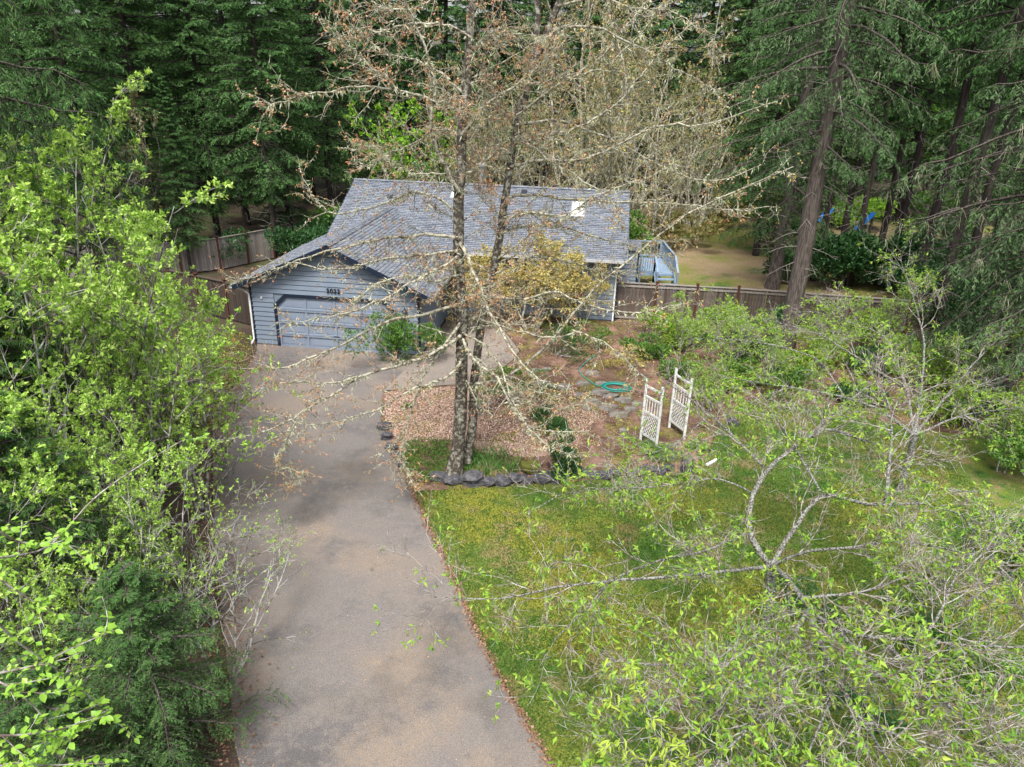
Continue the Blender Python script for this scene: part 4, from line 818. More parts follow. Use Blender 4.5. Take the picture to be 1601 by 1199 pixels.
# ------------------------------------------------------------------ cherries on the lawn
def cherry_tree(label, basep, limbs, seed, leaf_keep=1.0, nparts=300, trunk_r=.13, trunk_to=None, per1=16, per2=5, per3=4, hang=.0, leafp=.5):
    rg = np.random.default_rng(seed); bx = np.array([basep[0], basep[1], 0]); t = thing('cherry_tree', label, 'tree', tuple(bx), 0, 'cherry trees round the lawn')
    b = MB(); tp = smooth_poly([bx-np.array([0,0,.1]), (bx+trunk_to)/2+np.array([.05,0,0]), trunk_to], 9)-bx; b.tubes(tp[None]+rg.normal(0, .01, tp.shape)[None], np.r_[trunk_r*1.5, np.full(8, trunk_r)][None], 10); b.build('trunk', MT['cbark'], t)
    lp = np.array([smooth_poly([np.array(q) for q in l[0]], 25) for l in limbs])-bx; lr = np.array([rr_(24, l[1], .008) for l in limbs]); lp[:, 1:] += np.cumsum(rg.normal(0, .010, (len(limbs), 24, 3)), axis=1)
    wd = MB(); wd.tubes(lp, lr, 7, 0)
    p, d, r, i_, tt = spawn(lp, lr, per1, .1, 1, .4, 1.2, rg, .05); L1 = rg.uniform(.35, 1.5, len(p)); a1 = grow(p, d, L1, 9, .13, (0, 0, .01-hang), rg); ra = taper(np.minimum(r*.5, .013), .004, len(p), 9); wd.tubes(a1, ra, 4, 1)
    p, d, r, i_, tt = spawn(a1, ra, per2, .15, 1, .4, 1.1, rg, .05); a2 = grow(p, d, rg.uniform(.2, .8, len(p)), 5, .13, (0, 0, -hang), rg); rb = taper(.006, .0028, len(p), 5); wd.tubes(a2, rb, 3, 1)
    p, d, r, i_, tt = spawn(a2, rb, per3, .1, 1, .4, 1.2, rg, 0); a3 = grow(p, d, rg.uniform(.08, .4, len(p)), 2, .2, (0, 0, -hang), rg); wd.tubes(a3, taper(.0042, .002, len(p), 2), 3, 1)
    wd.build('branches', [MT['cbark'], MT['ctwig']], t)
    e = np.concatenate([a2[:, -1], a3[:, -1], a3[:, 1]]); ed = np.concatenate([a2[:, -1]-a2[:, -2], a3[:, -1]-a3[:, -2], a3[:, 1]-a3[:, 0]]); cl_ = np.sin(e[:, 0]*3.1+e[:, 1]*1.7)+np.sin(e[:, 1]*3.7-e[:, 2]*4.1+1)+np.sin(e[:, 2]*5.3+e[:, 0]*2.3+2); k = rg.random(len(e)) < leafp*np.clip(.5+cl_*.55, .05, 1.3); e, ed = e[k], norm(ed[k])
    c = 6; n_ = len(e)*c; pp = np.repeat(e, c, 0)+rg.normal(0, .015, (n_, 3)); dd = norm(np.repeat(ed, c, 0)*.5+rg.normal(0, .6, (n_, 3))+np.array([0, 0, -.35])); up = rnd_dirs(n_, rg, 1.6); sz = rg.uniform(.6, 1.3, n_)
    world = pp+bx; dist = np.linalg.norm(world-np.array([0, 0, CH]), axis=1); order = np.argsort(dist)
    vis = order[:nparts]; rest = order[nparts:]
    lv = MB(); lv.leaves(pp[rest], dd[rest], up[rest], .10*sz[rest], .033*sz[rest], 0, .12); lv.build('foliage', [MT['cherry']], t, 'stuff')
    if nparts:
        lm = []
        for j in range(4):
            q = MB(); q.add([(0,0,0),(.026,-.008,.006),(.06,-.013,.009),(.085,-.007,0),(.10,0,-.012),(.085,.007,0),(.06,.013,.009),(.026,.008,.006),(.05,0,-.001)], [[0,1,2,8],[8,2,3,4],[8,4,5,6],[0,8,6,7]]); lm.append(q.mesh('leaf', [MT['cherry']]))
        for j in vis:
            x = dd[j]; y = norm(np.cross(up[j], x)); z = np.cross(x, y); s = 1.15*sz[j]; Mx = Matrix(((x[0]*s, y[0]*s, z[0]*s, pp[j][0]), (x[1]*s, y[1]*s, z[1]*s, pp[j][1]), (x[2]*s, y[2]*s, z[2]*s, pp[j][2]), (0, 0, 0, 1)))
            o = obj('leaf', lm[j % 4], t); o.matrix_basis = Mx
    print('cherry', len(a1), len(a2), len(a3), n_)
    return t
# near cherry: fork about 1.2 m up; limbs given as pixel points at chosen depths
def Lc(*pts): return [G(x, y, z) for x, y, z in pts]
fork = G(1205, 885, 1.5); cb = fork*np.array([1, 1, 0])+np.array([.08, -.12, 0])
lim = [ (Lc((1205,885,1.5),(1165,835,2.0),(1175,770,2.5),(1200,728,2.8),(1250,690,3.0),(1290,655,3.2),(1340,610,3.4),(1380,585,3.6)), .07),
 (Lc((1195,730,2.8),(1145,682,2.9),(1110,650,3.0),(1060,612,3.1),(1005,572,3.1)), .035),
 (Lc((1205,885,1.5),(1222,895,1.8),(1254,934,2.3),(1268,955,2.5),(1316,990,2.8),(1375,998,2.9),(1441,998,3.0),(1549,1008,3.1),(1630,1004,3.1)), .065),
 (Lc((1266,953,2.5),(1226,1012,2.6),(1180,1032,2.8),(1100,1043,2.9),(1030,1043,3.0),(970,1035,3.0)), .045),
 (Lc((1205,885,1.5),(1229,838,1.9),(1258,795,2.3),(1282,768,2.6),(1340,788,2.8),(1385,790,2.9),(1450,785,3.0),(1510,810,3.0),(1570,840,3.0)), .06),
 (Lc((1385,790,2.9),(1388,740,3.4),(1392,690,3.9),(1390,640,4.4),(1370,590,4.7)), .045),
 (Lc((1282,768,2.6),(1262,735,2.8),(1250,710,2.9),(1215,650,3.1),(1180,600,3.2)), .03),
 (Lc((1205,885,1.5),(1130,895,2.2),(1060,905,2.6),(1000,905,2.8),(900,915,2.9),(800,940,2.8),(700,935,2.7)), .045),
 (Lc((1165,835,2.0),(1100,865,2.3),(1040,875,2.5),(960,905,2.7),(900,960,2.8),(860,1000,2.8)), .032),
 (Lc((1266,953,2.5),(1290,1040,3.0),(1330,1120,3.3),(1380,1199,3.5),(1420,1280,3.6)), .05),
 (Lc((1226,1012,2.6),(1232,1080,3.0),(1190,1130,3.3),(1130,1190,3.5),(1090,1260,3.5)), .035),
 (Lc((1226,1012,2.6),(1150,1080,3.0),(1080,1110,3.1),(1000,1120,3.1),(930,1130,3.0)), .03),
 (Lc((1250,690,3.0),(1300,672,3.1),(1360,695,3.1),(1420,740,3.1),(1480,770,3.1),(1570,780,3.1)), .045),
 (Lc((1441,998,3.0),(1475,940,3.2),(1500,890,3.3),(1535,840,3.4)), .025),
 (Lc((1316,990,2.8),(1370,1050,3.1),(1430,1100,3.3),(1500,1145,3.4),(1610,1180,3.4)), .035),
 (Lc((1254,934,2.3),(1340,925,2.6),(1420,905,2.8),(1500,930,2.9),(1600,950,3.0)), .03),
 (Lc((1175,770,2.5),(1120,745,2.7),(1040,760,2.7),(960,762,2.6),(890,768,2.6),(830,800,2.5)), .02),
 (Lc((1266,953,2.5),(1300,1090,3.0),(1260,1150,3.3),(1230,1240,3.5)), .03),
 (Lc((1375,998,2.9),(1440,1060,3.2),(1500,1110,3.4),(1560,1190,3.6),(1590,1270,3.6)), .035),
 (Lc((1330,1120,3.3),(1420,1150,3.5),(1500,1190,3.6),(1580,1230,3.6)), .022),
 (Lc((1180,1032,2.8),(1130,1110,3.2),(1060,1170,3.3),(990,1200,3.3)), .025),
 (Lc((1510,810,3.0),(1560,880,3.1),(1600,960,3.2),(1640,1040,3.3)), .03),
 (Lc((1205,885,1.5),(1260,865,2.2),(1330,862,2.6),(1400,850,2.8),(1480,860,2.9),(1570,875,3.0)), .035),
 (Lc((1110,650,3.0),(1060,690,2.8),(1000,720,2.7),(940,745,2.6)), .018) ]
cherry_tree('largest cherry tree on the lawn with forking grey lichened limbs and fresh leaves', cb, lim, 11, trunk_to=fork, per1=18, per2=6, per3=3, leafp=.46, trunk_r=.095)
# second cherry, farther right, tall reddish shoots
fk2 = G(1430, 680, 1.8); cb2 = fk2*np.array([1, 1, 0])
lim2 = [(Lc((1430,680,1.8),(1420,610,2.6),(1400,560,3.2),(1380,520,3.6),(1320,500,3.7),(1260,480,3.8)), .05),
 (Lc((1430,680,1.8),(1440,600,2.8),(1445,540,3.6),(1430,480,4.4),(1415,430,5.0),(1395,398,5.4)), .045),
 (Lc((1430,680,1.8),(1480,620,2.4),(1520,570,3.0),(1560,530,3.4),(1600,500,3.7)), .045),
 (Lc((1430,680,1.8),(1380,640,2.2),(1320,620,2.4),(1250,610,2.5),(1180,600,2.5),(1120,590,2.5)), .05),
 (Lc((1420,610,2.6),(1340,560,3.1),(1280,520,3.5),(1200,500,3.6),(1120,490,3.6)), .035),
 (Lc((1430,680,1.8),(1500,650,2.1),(1560,640,2.3),(1640,630,2.4)), .04),
 (Lc((1320,620,2.4),(1280,560,3),(1220,540,3.1),(1150,530,3.1),(1060,530,3.0)), .03),
 (Lc((1480,620,2.4),(1540,600,2.6),(1600,580,2.8),(1660,560,3)), .03)]
cherry_tree('smaller cherry tree behind the largest one, with tall reddish shoots before the fence', cb2, lim2, 12, nparts=60, trunk_to=fk2, per1=18, per2=6, per3=4, leafp=.55, trunk_r=.09)
print('cherries done')

# ------------------------------------------------------------------ left saplings
SV = [leafy('sapling', 100+i, 6.2, 3, .14, MT['leaf'], MT['sbark'], leaf_l=.078, leaf_w=.042, clus=9, per1=15, per2=8, tips=4, r0=.04, z0=.12, dens=.62, cl_spread=.05) for i in range(3)]
grp = 'saplings left of the driveway'
sap = [(318,800,0,1.15,.3,'sapling with black grey stems growing nearest the driveway edge, bright leaves', 0), (215,800,1,1.4,1.2,'tall bright leaved sapling behind the driveway edge sapling, below the fence', 0), (110,900,2,1.45,2.2,'pale grey stemmed sapling standing among the left thicket', 0), (40,820,0,1.55,3.1,'tallest bright leaved sapling at the left picture edge', 0),
 (75,760,1,1.7,2.6,'broad bright leaved sapling rising beside the big drooping fir', 0), (255,860,2,.95,3.6,'mid height sapling between the grey stems and the driveway', 0), (170,1010,0,.85,1.7,'leafy sapling behind the large bright leaves', 0), (110,1120,1,.62,2.4,'low bushy leafy sapling near the bottom left corner', 0), (260,700,0,1.05,5.1,'sapling spreading before the brown fence posts', 0),
 (290,1010,1,.78,4.0,'short bright leaved sapling above the low fir bough', 0), (20,1080,2,.9,5.0,'bushy sapling low at the left edge in front of the young fir', 0), (150,760,1,1.55,5.5,'slender sapling in front of the drooping fir boughs', 0), (300,660,2,.85,.8,'thin twiggy sapling below the dark brown fence', 0)]
for i, (px, py, v, sc, rz, lab, _) in enumerate(sap):
    q = G(px, py); t = tree_thing('sapling', lab, 'sapling', SV[v], q, rz, sc, grp)
# dark twiggy leaning sapling over the driveway
tw = leafy('leaning_sapling', 140, 4.2, 4, .55, MT['leaf'], MT['sbark'], leaf_l=.055, leaf_w=.026, clus=5, per1=9, per2=5, tips=2, r0=.03, dens=.3, upw=.0, wig=.14)
q = G(330, 1000); t = tree_thing('sapling', 'leaning bare twiggy sapling reaching over the driveway', 'sapling', tw, q, .3, 1.0, grp)
q = G(250, 1090); t = tree_thing('sapling', 'low leaning sapling with long pale twigs above the lower driveway', 'sapling', tw, q, 4.2, .95, grp); t.rotation_euler = (0, .35, 4.2)
q = G(352, 1060); t = tree_thing('sapling', 'bare forked sapling whose dark twigs hang over the lower asphalt', 'sapling', tw, q, 1.9, .8, grp); t.rotation_euler = (0, .5, 1.9)
q = G(345, 890); t = tree_thing('sapling', 'sparse twiggy sapling leaning over the middle of the driveway edge', 'sapling', tw, q, 3.1, .75, grp); t.rotation_euler = (0, .45, .4)
for i, (px, py, sc, lab) in enumerate(((1065,560,.42,'small leafy sapling behind the arbor, in front of the fence'), (1140,575,.46,'small leafy sapling left of the thick fir trunk'), (1290,560,.5,'leafy sapling between the thick fir trunk and the second cherry'), (1380,560,.5,'leafy sapling before the right end of the fence'), (1110,640,.34,'low twiggy sapling right beside the arbor posts'), (1500,640,.45,'leafy sapling at the far right end of the lawn'), (1200,600,.36,'low sapling at the top edge of the lawn'), (1565,740,.45,'leafy sapling on the right lawn border'))):
    q = G(px, py); tree_thing('sapling', lab, 'sapling', SV[i % 3], q, i*1.3, (sc*1.35, sc*1.35, sc), 'small saplings in the garden bed')
# near branch with large leaves, rooted outside the frame at lower left
rg = np.random.default_rng(31); nbx = np.array([-5.6, 3.2, 0.]); nb_t = thing('alder_tree', 'alder with large bright leaves, branches entering at the lower left corner', 'tree', tuple(nbx))
b = MB(); b.tubes(smooth_poly([(0,0,-.2),(.1,.1,3),(.0,.2,6),(.1,.2,9)], 12)[None], rr_(11, .11, .05)[None], 9); b.build('trunk', MT['sbark'], nb_t)
nl_ = [[(-60,860,4.6),(5,910,4.6),(60,945,4.7),(100,965,4.8)], [(-60,1040,4.5),(20,1075,4.4),(60,1110,4.5),(95,1160,4.6)], [(-40,1060,4.3),(60,1040,4.6),(130,1005,4.8),(180,985,5.0)], [(-40,930,4.2),(20,1000,4.5),(110,1060,4.8),(170,1120,5.0)], [(-50,1150,3.9),(30,1150,4.1),(100,1140,4.4),(170,1110,4.8)], [(-50,800,4.8),(30,850,5.2),(110,850,5.4),(160,870,5.5)],
       [(-50,880,5.2),(80,860,6.2),(140,780,6.6),(230,720,7.0),(300,680,7.2)], [(-60,1220,3.9),(20,1190,4.0),(90,1200,4.2),(150,1180,4.5)]]
lp_ = np.array([smooth_poly([P(x, y, Y) for x, y, Y in l], 17) for l in nl_])-nbx; lr_ = taper(.012, .004, len(lp_), 16); st0 = np.array([[0.05, .15, lp_[i, 0, 2]*.92] for i in range(len(lp_))])
wd = MB(); wd.tubes(lp_, lr_, 6); con = np.stack([st0*(1-t)+lp_[:, 0]*t for t in np.linspace(0, 1, 5)], 1); wd.tubes(con, taper(.025, .012, len(con), 4), 6)
p, d, r, _, _ = spawn(lp_, lr_, 7, .15, 1, .4, 1.0, rg, .1); t1 = grow(p, d, rg.uniform(.15, .5, len(p)), 5, .12, (0, 0, .02), rg); wd.tubes(t1, taper(.005, .0025, len(p), 5), 4); wd.build('branches', MT['ctwig'], nb_t)
lp2 = np.concatenate([t1[:, 1:].reshape(-1, 3), lp_[:6, 4:].reshape(-1, 3), lp_[7:, 4:].reshape(-1, 3)]); rg.shuffle(lp2); extra = np.repeat(lp2, 2, 0)[:420]+rg.normal(0, .018, (420, 3)); lp2 = lp2[:300]; lm = []
for j in range(5):
    q = MB(); w_ = .5+.04*j; pf = [(0, 0), (.12, .28), (.35, .5), (.6, .46), (.82, .25), (1, 0)]; v = []; 
    L_ = [(x, y*w_, .10*y*w_+.05*math.sin(x*3)-.12*x*x) for x, y in pf]; Rr_ = [(x, -y*w_, .10*y*w_+.05*math.sin(x*3)-.12*x*x) for x, y in pf]; Md = [(x, 0, -.02+.05*math.sin(x*3)-.12*x*x) for x, _ in pf]
    v = L_+Md+Rr_; fs = []
    for k in range(5): fs += [[k, 6+k, 7+k, k+1][::-1], [6+k, 12+k, 13+k, 7+k][::-1]]
    q.add(v, fs, smooth=True); lm.append(q.mesh('leaf', [MT['bigleaf']]))
for j, pnt in enumerate(lp2):
    x = norm(rg.normal(0, 1, 3)*np.array([1, 1, .35])+np.array([.25, 0, -.15])); up = norm(rg.normal(0, .45, 3)+np.array([0, -.25, 1])); y = norm(np.cross(up, x)); z = np.cross(x, y); s = rg.uniform(.055, .095)
    o = obj('leaf', lm[j % 5], nb_t); o.matrix_basis = Matrix(((x[0]*s, y[0]*s, z[0]*s, pnt[0]), (x[1]*s, y[1]*s, z[1]*s, pnt[1]), (x[2]*s, y[2]*s, z[2]*s, pnt[2]), (0, 0, 0, 1)))
ex = MB(); ex.leaves(extra, rnd_dirs(len(extra), rg, 0)*np.array([1, 1, .4]), rnd_dirs(len(extra), rg, 2.5), rg.uniform(.05, .09, len(extra)), rg.uniform(.03, .05, len(extra)), 0, .1, .5); ex.build('small_leaves', [MT['bigleaf']], nb_t, 'stuff')
print('saplings done')

# ------------------------------------------------------------------ conifers
nearfir = conifer('near_fir', 201, 24, 1.2, 6.4, 190, .3, MT['fir'], MT['fbark'], droop=.9, nl=18, ns=10, nlen=.2, nwid=.027, hang=1.7, dead=0)
lowfir = conifer('low_fir', 202, 6.0, .1, 2.6, 90, .1, MT['fir'], MT['fbark'], droop=.4, nl=12, ns=9, nlen=.11, nwid=.026, hang=.35, dead=0)
firs = [conifer('fir', 210+i, 24, (4.2, 2.0, 3.2)[i], 3.6, 140, .2, MT['firdark'] if i != 1 else MT['fir'], MT['fbarkd'], droop=.55, nl=11, ns=6, nlen=.24, nwid=.06, hang=.45, dead=70) for i in range(3)]
tall = [conifer('tall_fir', 220+i, 30, (8.0, 3.6, 3.2)[i], (4.0, 5.0, 5.6)[i], (100, 110, 150)[i], .36, MT['firgrey'] if i != 1 else MT['firdark'], MT['fbark'], droop=.9, nl=12, ns=7, nlen=.2, nwid=.045, hang=1.0, dead=40, lich=(120, 0, 650)[i]) for i in range(3)]
thin = conifer('thin_fir', 230, 24, 8.5, 2.4, 70, .17, MT['firdark'], MT['fbarkd'], droop=.8, nl=8, ns=6, nlen=.22, nwid=.05, hang=.9, dead=40)
def place(ms, px, Y, rz, sc, name, label, group=None, cat='tree'):
    x, y = XY(px, Y); return tree_thing(name, label, cat, ms, (x, y), rz, sc, group)
place(nearfir, -70, 15.5, .4, 1.0, 'fir_tree', 'big near fir with long drooping boughs filling the upper left corner')
place(lowfir, 262, 8.5, 1.0, .66, 'fir_tree', 'low young fir whose boughs overhang the driveway at lower left')
place(lowfir, 90, 10.5, 2.2, .95, 'fir_tree', 'young fir in the left thicket behind the saplings')
place(lowfir, 60, 14.5, 3.2, 1.1, 'fir_tree', 'young fir at the left edge below the big drooping fir')
place(lowfir, 120, 6.9, 4.2, .6, 'fir_tree', 'smallest dark fir at the bottom left under large bright leaves')
G1 = 'dark firs behind the left fence'
for i, (px, Y, v, rz, sc, lab) in enumerate([(170,36,0,.3,1.0,'dark fir left of the fence corner, boughs hanging above the silver boards'), (255,42,1,1.2,1.05,'green fir rising directly behind the silver grey fence'), (345,44,2,2.2,.95,'dark fir behind the fence, left of two bare trunks'), (432,43,0,3.3,.9,'fir with speckled grey lower trunk behind the garage roof tip'), (455,47,1,4.1,.85,'slim fir beside the speckled trunk behind the garage'), (100,44,2,5.2,1.1,'dark fir at the far left, behind the big drooping fir'), (520,52,0,.9,1.0,'dark fir behind the left end of the main roof'), (385,52,1,2.9,1.1,'fir in the second row behind the left fence'), (215,52,2,4.6,1.1,'shaded fir in the second row at the upper left'), (300,38.5,0,5.9,.42,'small young fir spreading over the silver grey fence')]):
    place(firs[v], px, Y, rz, sc, 'fir_tree', lab, G1)
G2 = 'firs in the right grove'
place(tall[0], 1226, 28.9, .5, 1.0, 'tall_fir_tree', 'fir with thick straight furrowed grey trunk in front of the right fence', G2)
place(tall[1], 1208, 39, 2.1, .95, 'tall_fir_tree', 'fir with dark leaning trunk just left of the thick grey trunk', G2)
place(tall[2], 1556, 24.0, 3.3, .95, 'tall_fir_tree', 'broad grey fir trunk with drooping boughs at the right edge', G2)
for i, (px, Y, rz, sc, lab) in enumerate([(1272,41,.2,.95,'thin dark trunked fir right behind the thick grey trunk'), (1306,42,1.3,1.1,'dark straight fir trunk near the blue slides'), (1326,40,2.6,1.0,'slender grey fir trunk between the two blue slides'), (1362,41,3.7,1.05,'thin fir trunk right of the tilted blue slide'), (1392,45,4.4,1.2,'dark fir trunk at the back lawn right border'), (1425,37,5.2,1.3,'dark stout fir trunk behind the fence end'), (1460,33,.7,1.35,'nearest dark fir trunk beyond the fence end'), (1500,38,1.9,1.3,'shaded fir trunk behind the broad right edge fir')]):
    place(thin, px, Y, rz, sc, 'thin_fir_tree', lab, G2)
place(tall[2], 1655, 20.0, 5.0, .85, 'tall_fir_tree', 'nearest right fir, its lichened boughs drooping in from the right edge', G2)
place(firs[1], 1640, 31, 1.0, .8, 'fir_tree', 'bushy fir at the right edge, crown low behind the cherry shoots', G2)
place(firs[0], 1540, 45, 2.0, 1.0, 'fir_tree', 'dark bushy fir deep behind the right grove', G2)
place(firs[2], 1180, 47, 2.6, .9, 'fir_tree', 'dark fir above the back lawn, left of the grove', G2)
G3 = 'firs at the back of the woods'
lab3 = 'dark fir at the back of the woods, its crown merging with its neighbours'
k = 0
for px, Y in ((5,50),(80,66),(190,54),(300,70),(480,72),(600,74),(900,75),(1300,60),(1230,58),(1560,70),(1080,76),(1000,78),(840,76),(780,72),(40,58),(130,62),(230,66),(320,60),(410,64),(490,62),(560,66),(640,62),(700,68),(770,64),(850,68),(940,70),(1020,66),(1100,70),(1180,72),(1260,76),(1350,74),(1440,70),(1520,66),(1600,60),(1130,60),(1400,60),(1480,56),(590,58)):
    place(firs[k % 3], px, Y, k*1.7, 1.15+.1*(k % 3), 'fir_tree', lab3, G3); k += 1
# far wood as one mass
rg = np.random.default_rng(400); fm = firs[0][1]; ff = MB()
lo = conifer('far', 401, 30, 1.0, 4.6, 60, .2, MT['firdark'], MT['fbarkd'], droop=.5, nl=6, ns=2, nlen=1.0, nwid=.3, hang=.4, dead=0)[1]
vv = np.empty(len(lo.vertices)*3, np.float32); lo.vertices.foreach_get('co', vv); vv = vv.reshape(-1, 3); lt = np.empty(len(lo.polygons), np.int32); lo.polygons.foreach_get('loop_total', lt); lv = np.empty(len(lo.loops), np.int32); lo.loops.foreach_get('vertex_index', lv); mi = np.empty(len(lo.polygons), np.int32); lo.polygons.foreach_get('material_index', mi)
fc = lv.reshape(-1, 4)[mi == 0]; u_ = np.unique(fc); remap = np.zeros(len(vv), int); remap[u_] = np.arange(len(u_)); fc = remap[fc]; vv = vv[u_]
for i in range(40):
    a = rg.uniform(0, 6.28); s = rg.uniform(.95, 1.5); x = -98+i*5.0+rg.normal(0, 1.2); y = 86+(i % 3)*6+rg.uniform(-2, 2); c_, s_2 = math.cos(a)*s, math.sin(a)*s
    ff.add(np.c_[vv[:, 0]*c_-vv[:, 1]*s_2+x, vv[:, 0]*s_2+vv[:, 1]*c_+y, vv[:, 2]*s], fc)
tag(ff.build('far_woodland', MT['firdark']), 'dense dark conifer wood filling the background', 'woodland', kind='stuff')
print('conifers done')

# ------------------------------------------------------------------ deciduous trees behind the house
mossy = [leafy('mossy_tree', 500+i, 11, 4, .28, MT['olive'], MT['twig'], leaf_l=.13, leaf_w=.07, clus=2, per1=16, per2=9, tips=4, r0=.10, z0=.1, dens=.8, wig=.13, tuft=MT['lichen'], ntuft=16, upw=.04) for i in range(2)]
G4 = 'mossy bare trees in the background'
for i, (px, Y, v, rz, sc, lab) in enumerate([(850,48,0,.4,1.05,'mossy olive tree directly behind the middle of the main roof'), (930,46,1,1.5,1.1,'mossy twiggy tree behind the skylight'), (1010,47,0,2.7,1.1,'mossy tree behind the right end of the roof'), (1085,50,1,3.9,1.05,'grey green mossy tree above the deck and back lawn'), (980,54,1,5.0,1.6,'tallest mossy tree in the middle background'), (780,52,1,.9,1.1,'mossy tree behind the flue pipe'), (890,57,0,3.2,1.6,'pale lichened tree behind the upper maple branches'), (1075,57,0,4.4,1.5,'mossy tree with hanging lichen left of the right grove'), (720,55,0,2.0,1.0,'thin mossy tree behind the left maple trunk'), (205,39,1,2.5,.85,'grey lichened bare tree among the dark firs at upper left')]):
    place(mossy[v], px, Y, rz, sc, 'mossy_tree', lab, G4)
lime = leafy('leafing_tree', 520, 9, 4, .25, MT['lime'], MT['twig'], leaf_l=.22, leaf_w=.15, clus=4, per1=11, per2=6, tips=3, r0=.09, dens=.7)
G5 = 'leafing trees in the background'
for px, Y, rz, sc, lab in ((620,50,.3,1.05,'lime green leafing maple behind the left half of the main roof'), (1450,66,1.2,1.3,'sunny yellow green tree glimpsed between right trunks'), (1330,68,2.2,1.1,'pale green tree beyond the back yard'), (700,57,3.1,1.0,'bright green tree behind the left maple trunk'), (1530,60,.8,1.0,'bright green tree beyond the right grove')):
    place(lime, px, Y, rz, sc, 'leafing_tree', lab, G5)
dog = leafy('dogwood', 530, 5.6, 3, .3, MT['green'], MT['twig'], leaf_l=.14, leaf_w=.09, clus=4, per1=9, per2=5, tips=3, r0=.06, dens=.8, flow=(MT['petal'], 230))
place(dog, 600, 44, .5, 1.0, 'dogwood_tree', 'white flowering dogwood just behind the left of the main roof', 'dogwoods behind the house'); place(dog, 680, 46, 2.5, 1.05, 'dogwood_tree', 'white flowering dogwood left of the flue pipe', 'dogwoods behind the house')
# yellow vine maple by the front wall
vm = leafy('vine_maple', 540, 3.6, 6, .42, MT['yellow'], MT['twig'], leaf_l=.085, leaf_w=.06, clus=4, per1=13, per2=8, tips=5, r0=.04, upw=.0, dens=.7, cl_spread=.12, wig=.12, tuft=MT['lichen'], ntuft=3, z0=.3)
q = HW(11.0, 3.9); tree_thing('vine_maple', 'golden leaved vine maple against the front wall of the house', 'tree', vm, q, .5, (1.6, 1.2, 1.1)); q = HW(13.3, 4.6); tree_thing('vine_maple', 'narrow golden vine maple near the white downspout at the house corner', 'tree', vm, q, 1.7, (.9, .8, .85))
q = HW(9.4, 4.1); tree_thing('vine_maple', 'smaller golden vine maple beside the front door', 'tree', vm, q, 2.5, (1.1, .95, .95))
print('deciduous done')

# ------------------------------------------------------------------ shrubs
def gb(px, py): return G(px, py)
bush('rhododendron', 'glossy green rhododendron at the right corner of the garage door', 'shrub', HW(6.35, -.95), (1.2, .9, 1.1), 2600, .17, .055, MT['green'], seed=1, stems=9)
bush('rhododendron', 'lighter green rhododendron beside the garage side wall', 'shrub', HW(7.7, -.2), (.7, .6, .7), 800, .14, .05, MT['green'], seed=2)
q = gb(790, 598); bush('fern_shrub', 'low green groundcover clump at the end of the front walk', 'shrub', q, (.85, .6, .35), 1200, .10, .04, MT['green'], seed=3)
q = gb(745, 645); bush('azalea', 'small white flowering azalea right of the maple trunks', 'shrub', q, (.42, .36, .36), 700, .06, .025, MT['darkgreen'], seed=4, flow=(MT['petal'], 130, .05))
q = gb(637, 640); bush('azalea', 'tiny pale green plant in the fresh bark chips', 'shrub', q, (.2, .16, .14), 180, .06, .03, MT['green'], seed=5)
q = gb(815, 632); bush('spreading_conifer', 'flat topped dark conifer shrub on a short stem in the bed', 'shrub', q, (1.25, .45, .13), 5500, .08, .018, MT['firdark'], seed=6, z=.5)
q = gb(872, 678); bush('juniper', 'dark green juniper mound in the middle of the bark bed', 'shrub', q, (.6, .5, .32), 6500, .09, .02, MT['firdark'], seed=7)
q = gb(848, 652); bush('juniper', 'small dark juniper behind the larger juniper mound', 'shrub', q, (.42, .32, .22), 3000, .08, .018, MT['firdark'], seed=8)
q = gb(884, 742); bush('yew_shrub', 'dark needled yew shrub just behind the rock edging', 'shrub', q, (.62, .5, .62), 8500, .09, .022, MT['darkgreen'], seed=9)
q = gb(898, 740); 
def fern(px, py, r_, label, seed, n=16, m='green'):
    rg = np.random.default_rng(seed); q = G(px, py); t = thing('sword_fern', label, 'fern', (q[0], q[1], 0), 0, 'ferns in the garden'); a = np.arange(n)*2*math.pi/n+rg.normal(0, .15, n)
    D = np.c_[np.cos(a), np.sin(a), rg.uniform(.6, 1.6, n)]; st = grow(np.zeros((n, 3)), D, r_*rg.uniform(.8, 1.2, n), 10, .03, (0, 0, -.16), rg); b = MB(); b.tubes(st, taper(.005, .002, n, 10), 3, 1)
    for s in (1, -1):
        T_ = norm(st[:, 1:]-st[:, :-1]).reshape(-1, 3); T3 = np.repeat(T_, 3, 0); p = (st[:, :-1, None]+(st[:, 1:]-st[:, :-1])[:, :, None]*(np.arange(3)/3)[None, None, :, None]).reshape(-1, 3)
        lat = norm(np.cross(T3, [0, 0, 1.]))*s; w_ = np.tile(np.repeat(np.sin(np.linspace(.5, 3.0, 10)), 3), n); b.leaves(p, norm(lat+T3*.35), np.tile([0, 0, 1.], (len(p), 1)), r_*.22*w_+.01, .022, 0)
    b.build('fronds', [MT[m], MT['twig']], t); return t
fern(1032, 712, .75, 'bright green sword fern at the foot of the arbor', 1, 22); fern(1018, 700, .5, 'smaller fern left of the arbor fern', 2, 14); fern(400, 488, .6, 'fern beside the garage corner and dark fence', 3, 12); fern(1090, 700, .5, 'fern behind the upright boulder', 4, 12)
q = gb(985, 575); bush('heather', 'yellow green mounded shrub behind the hose coil', 'shrub', q, (.9, .6, .45), 1500, .07, .03, MT['yellow'], seed=11)
q = gb(1015, 535); bush('azalea', 'pinkish flowering shrub near the fence left end', 'shrub', q, (.8, .6, .5), 1100, .06, .03, MT['green'], seed=12, flow=(MT['pink'], 500, .06))
q = gb(870, 555); bush('camellia', 'dark leafed shrub under the golden vine maple', 'shrub', q, (1.1, .8, .65), 1700, .10, .04, MT['darkgreen'], seed=13)
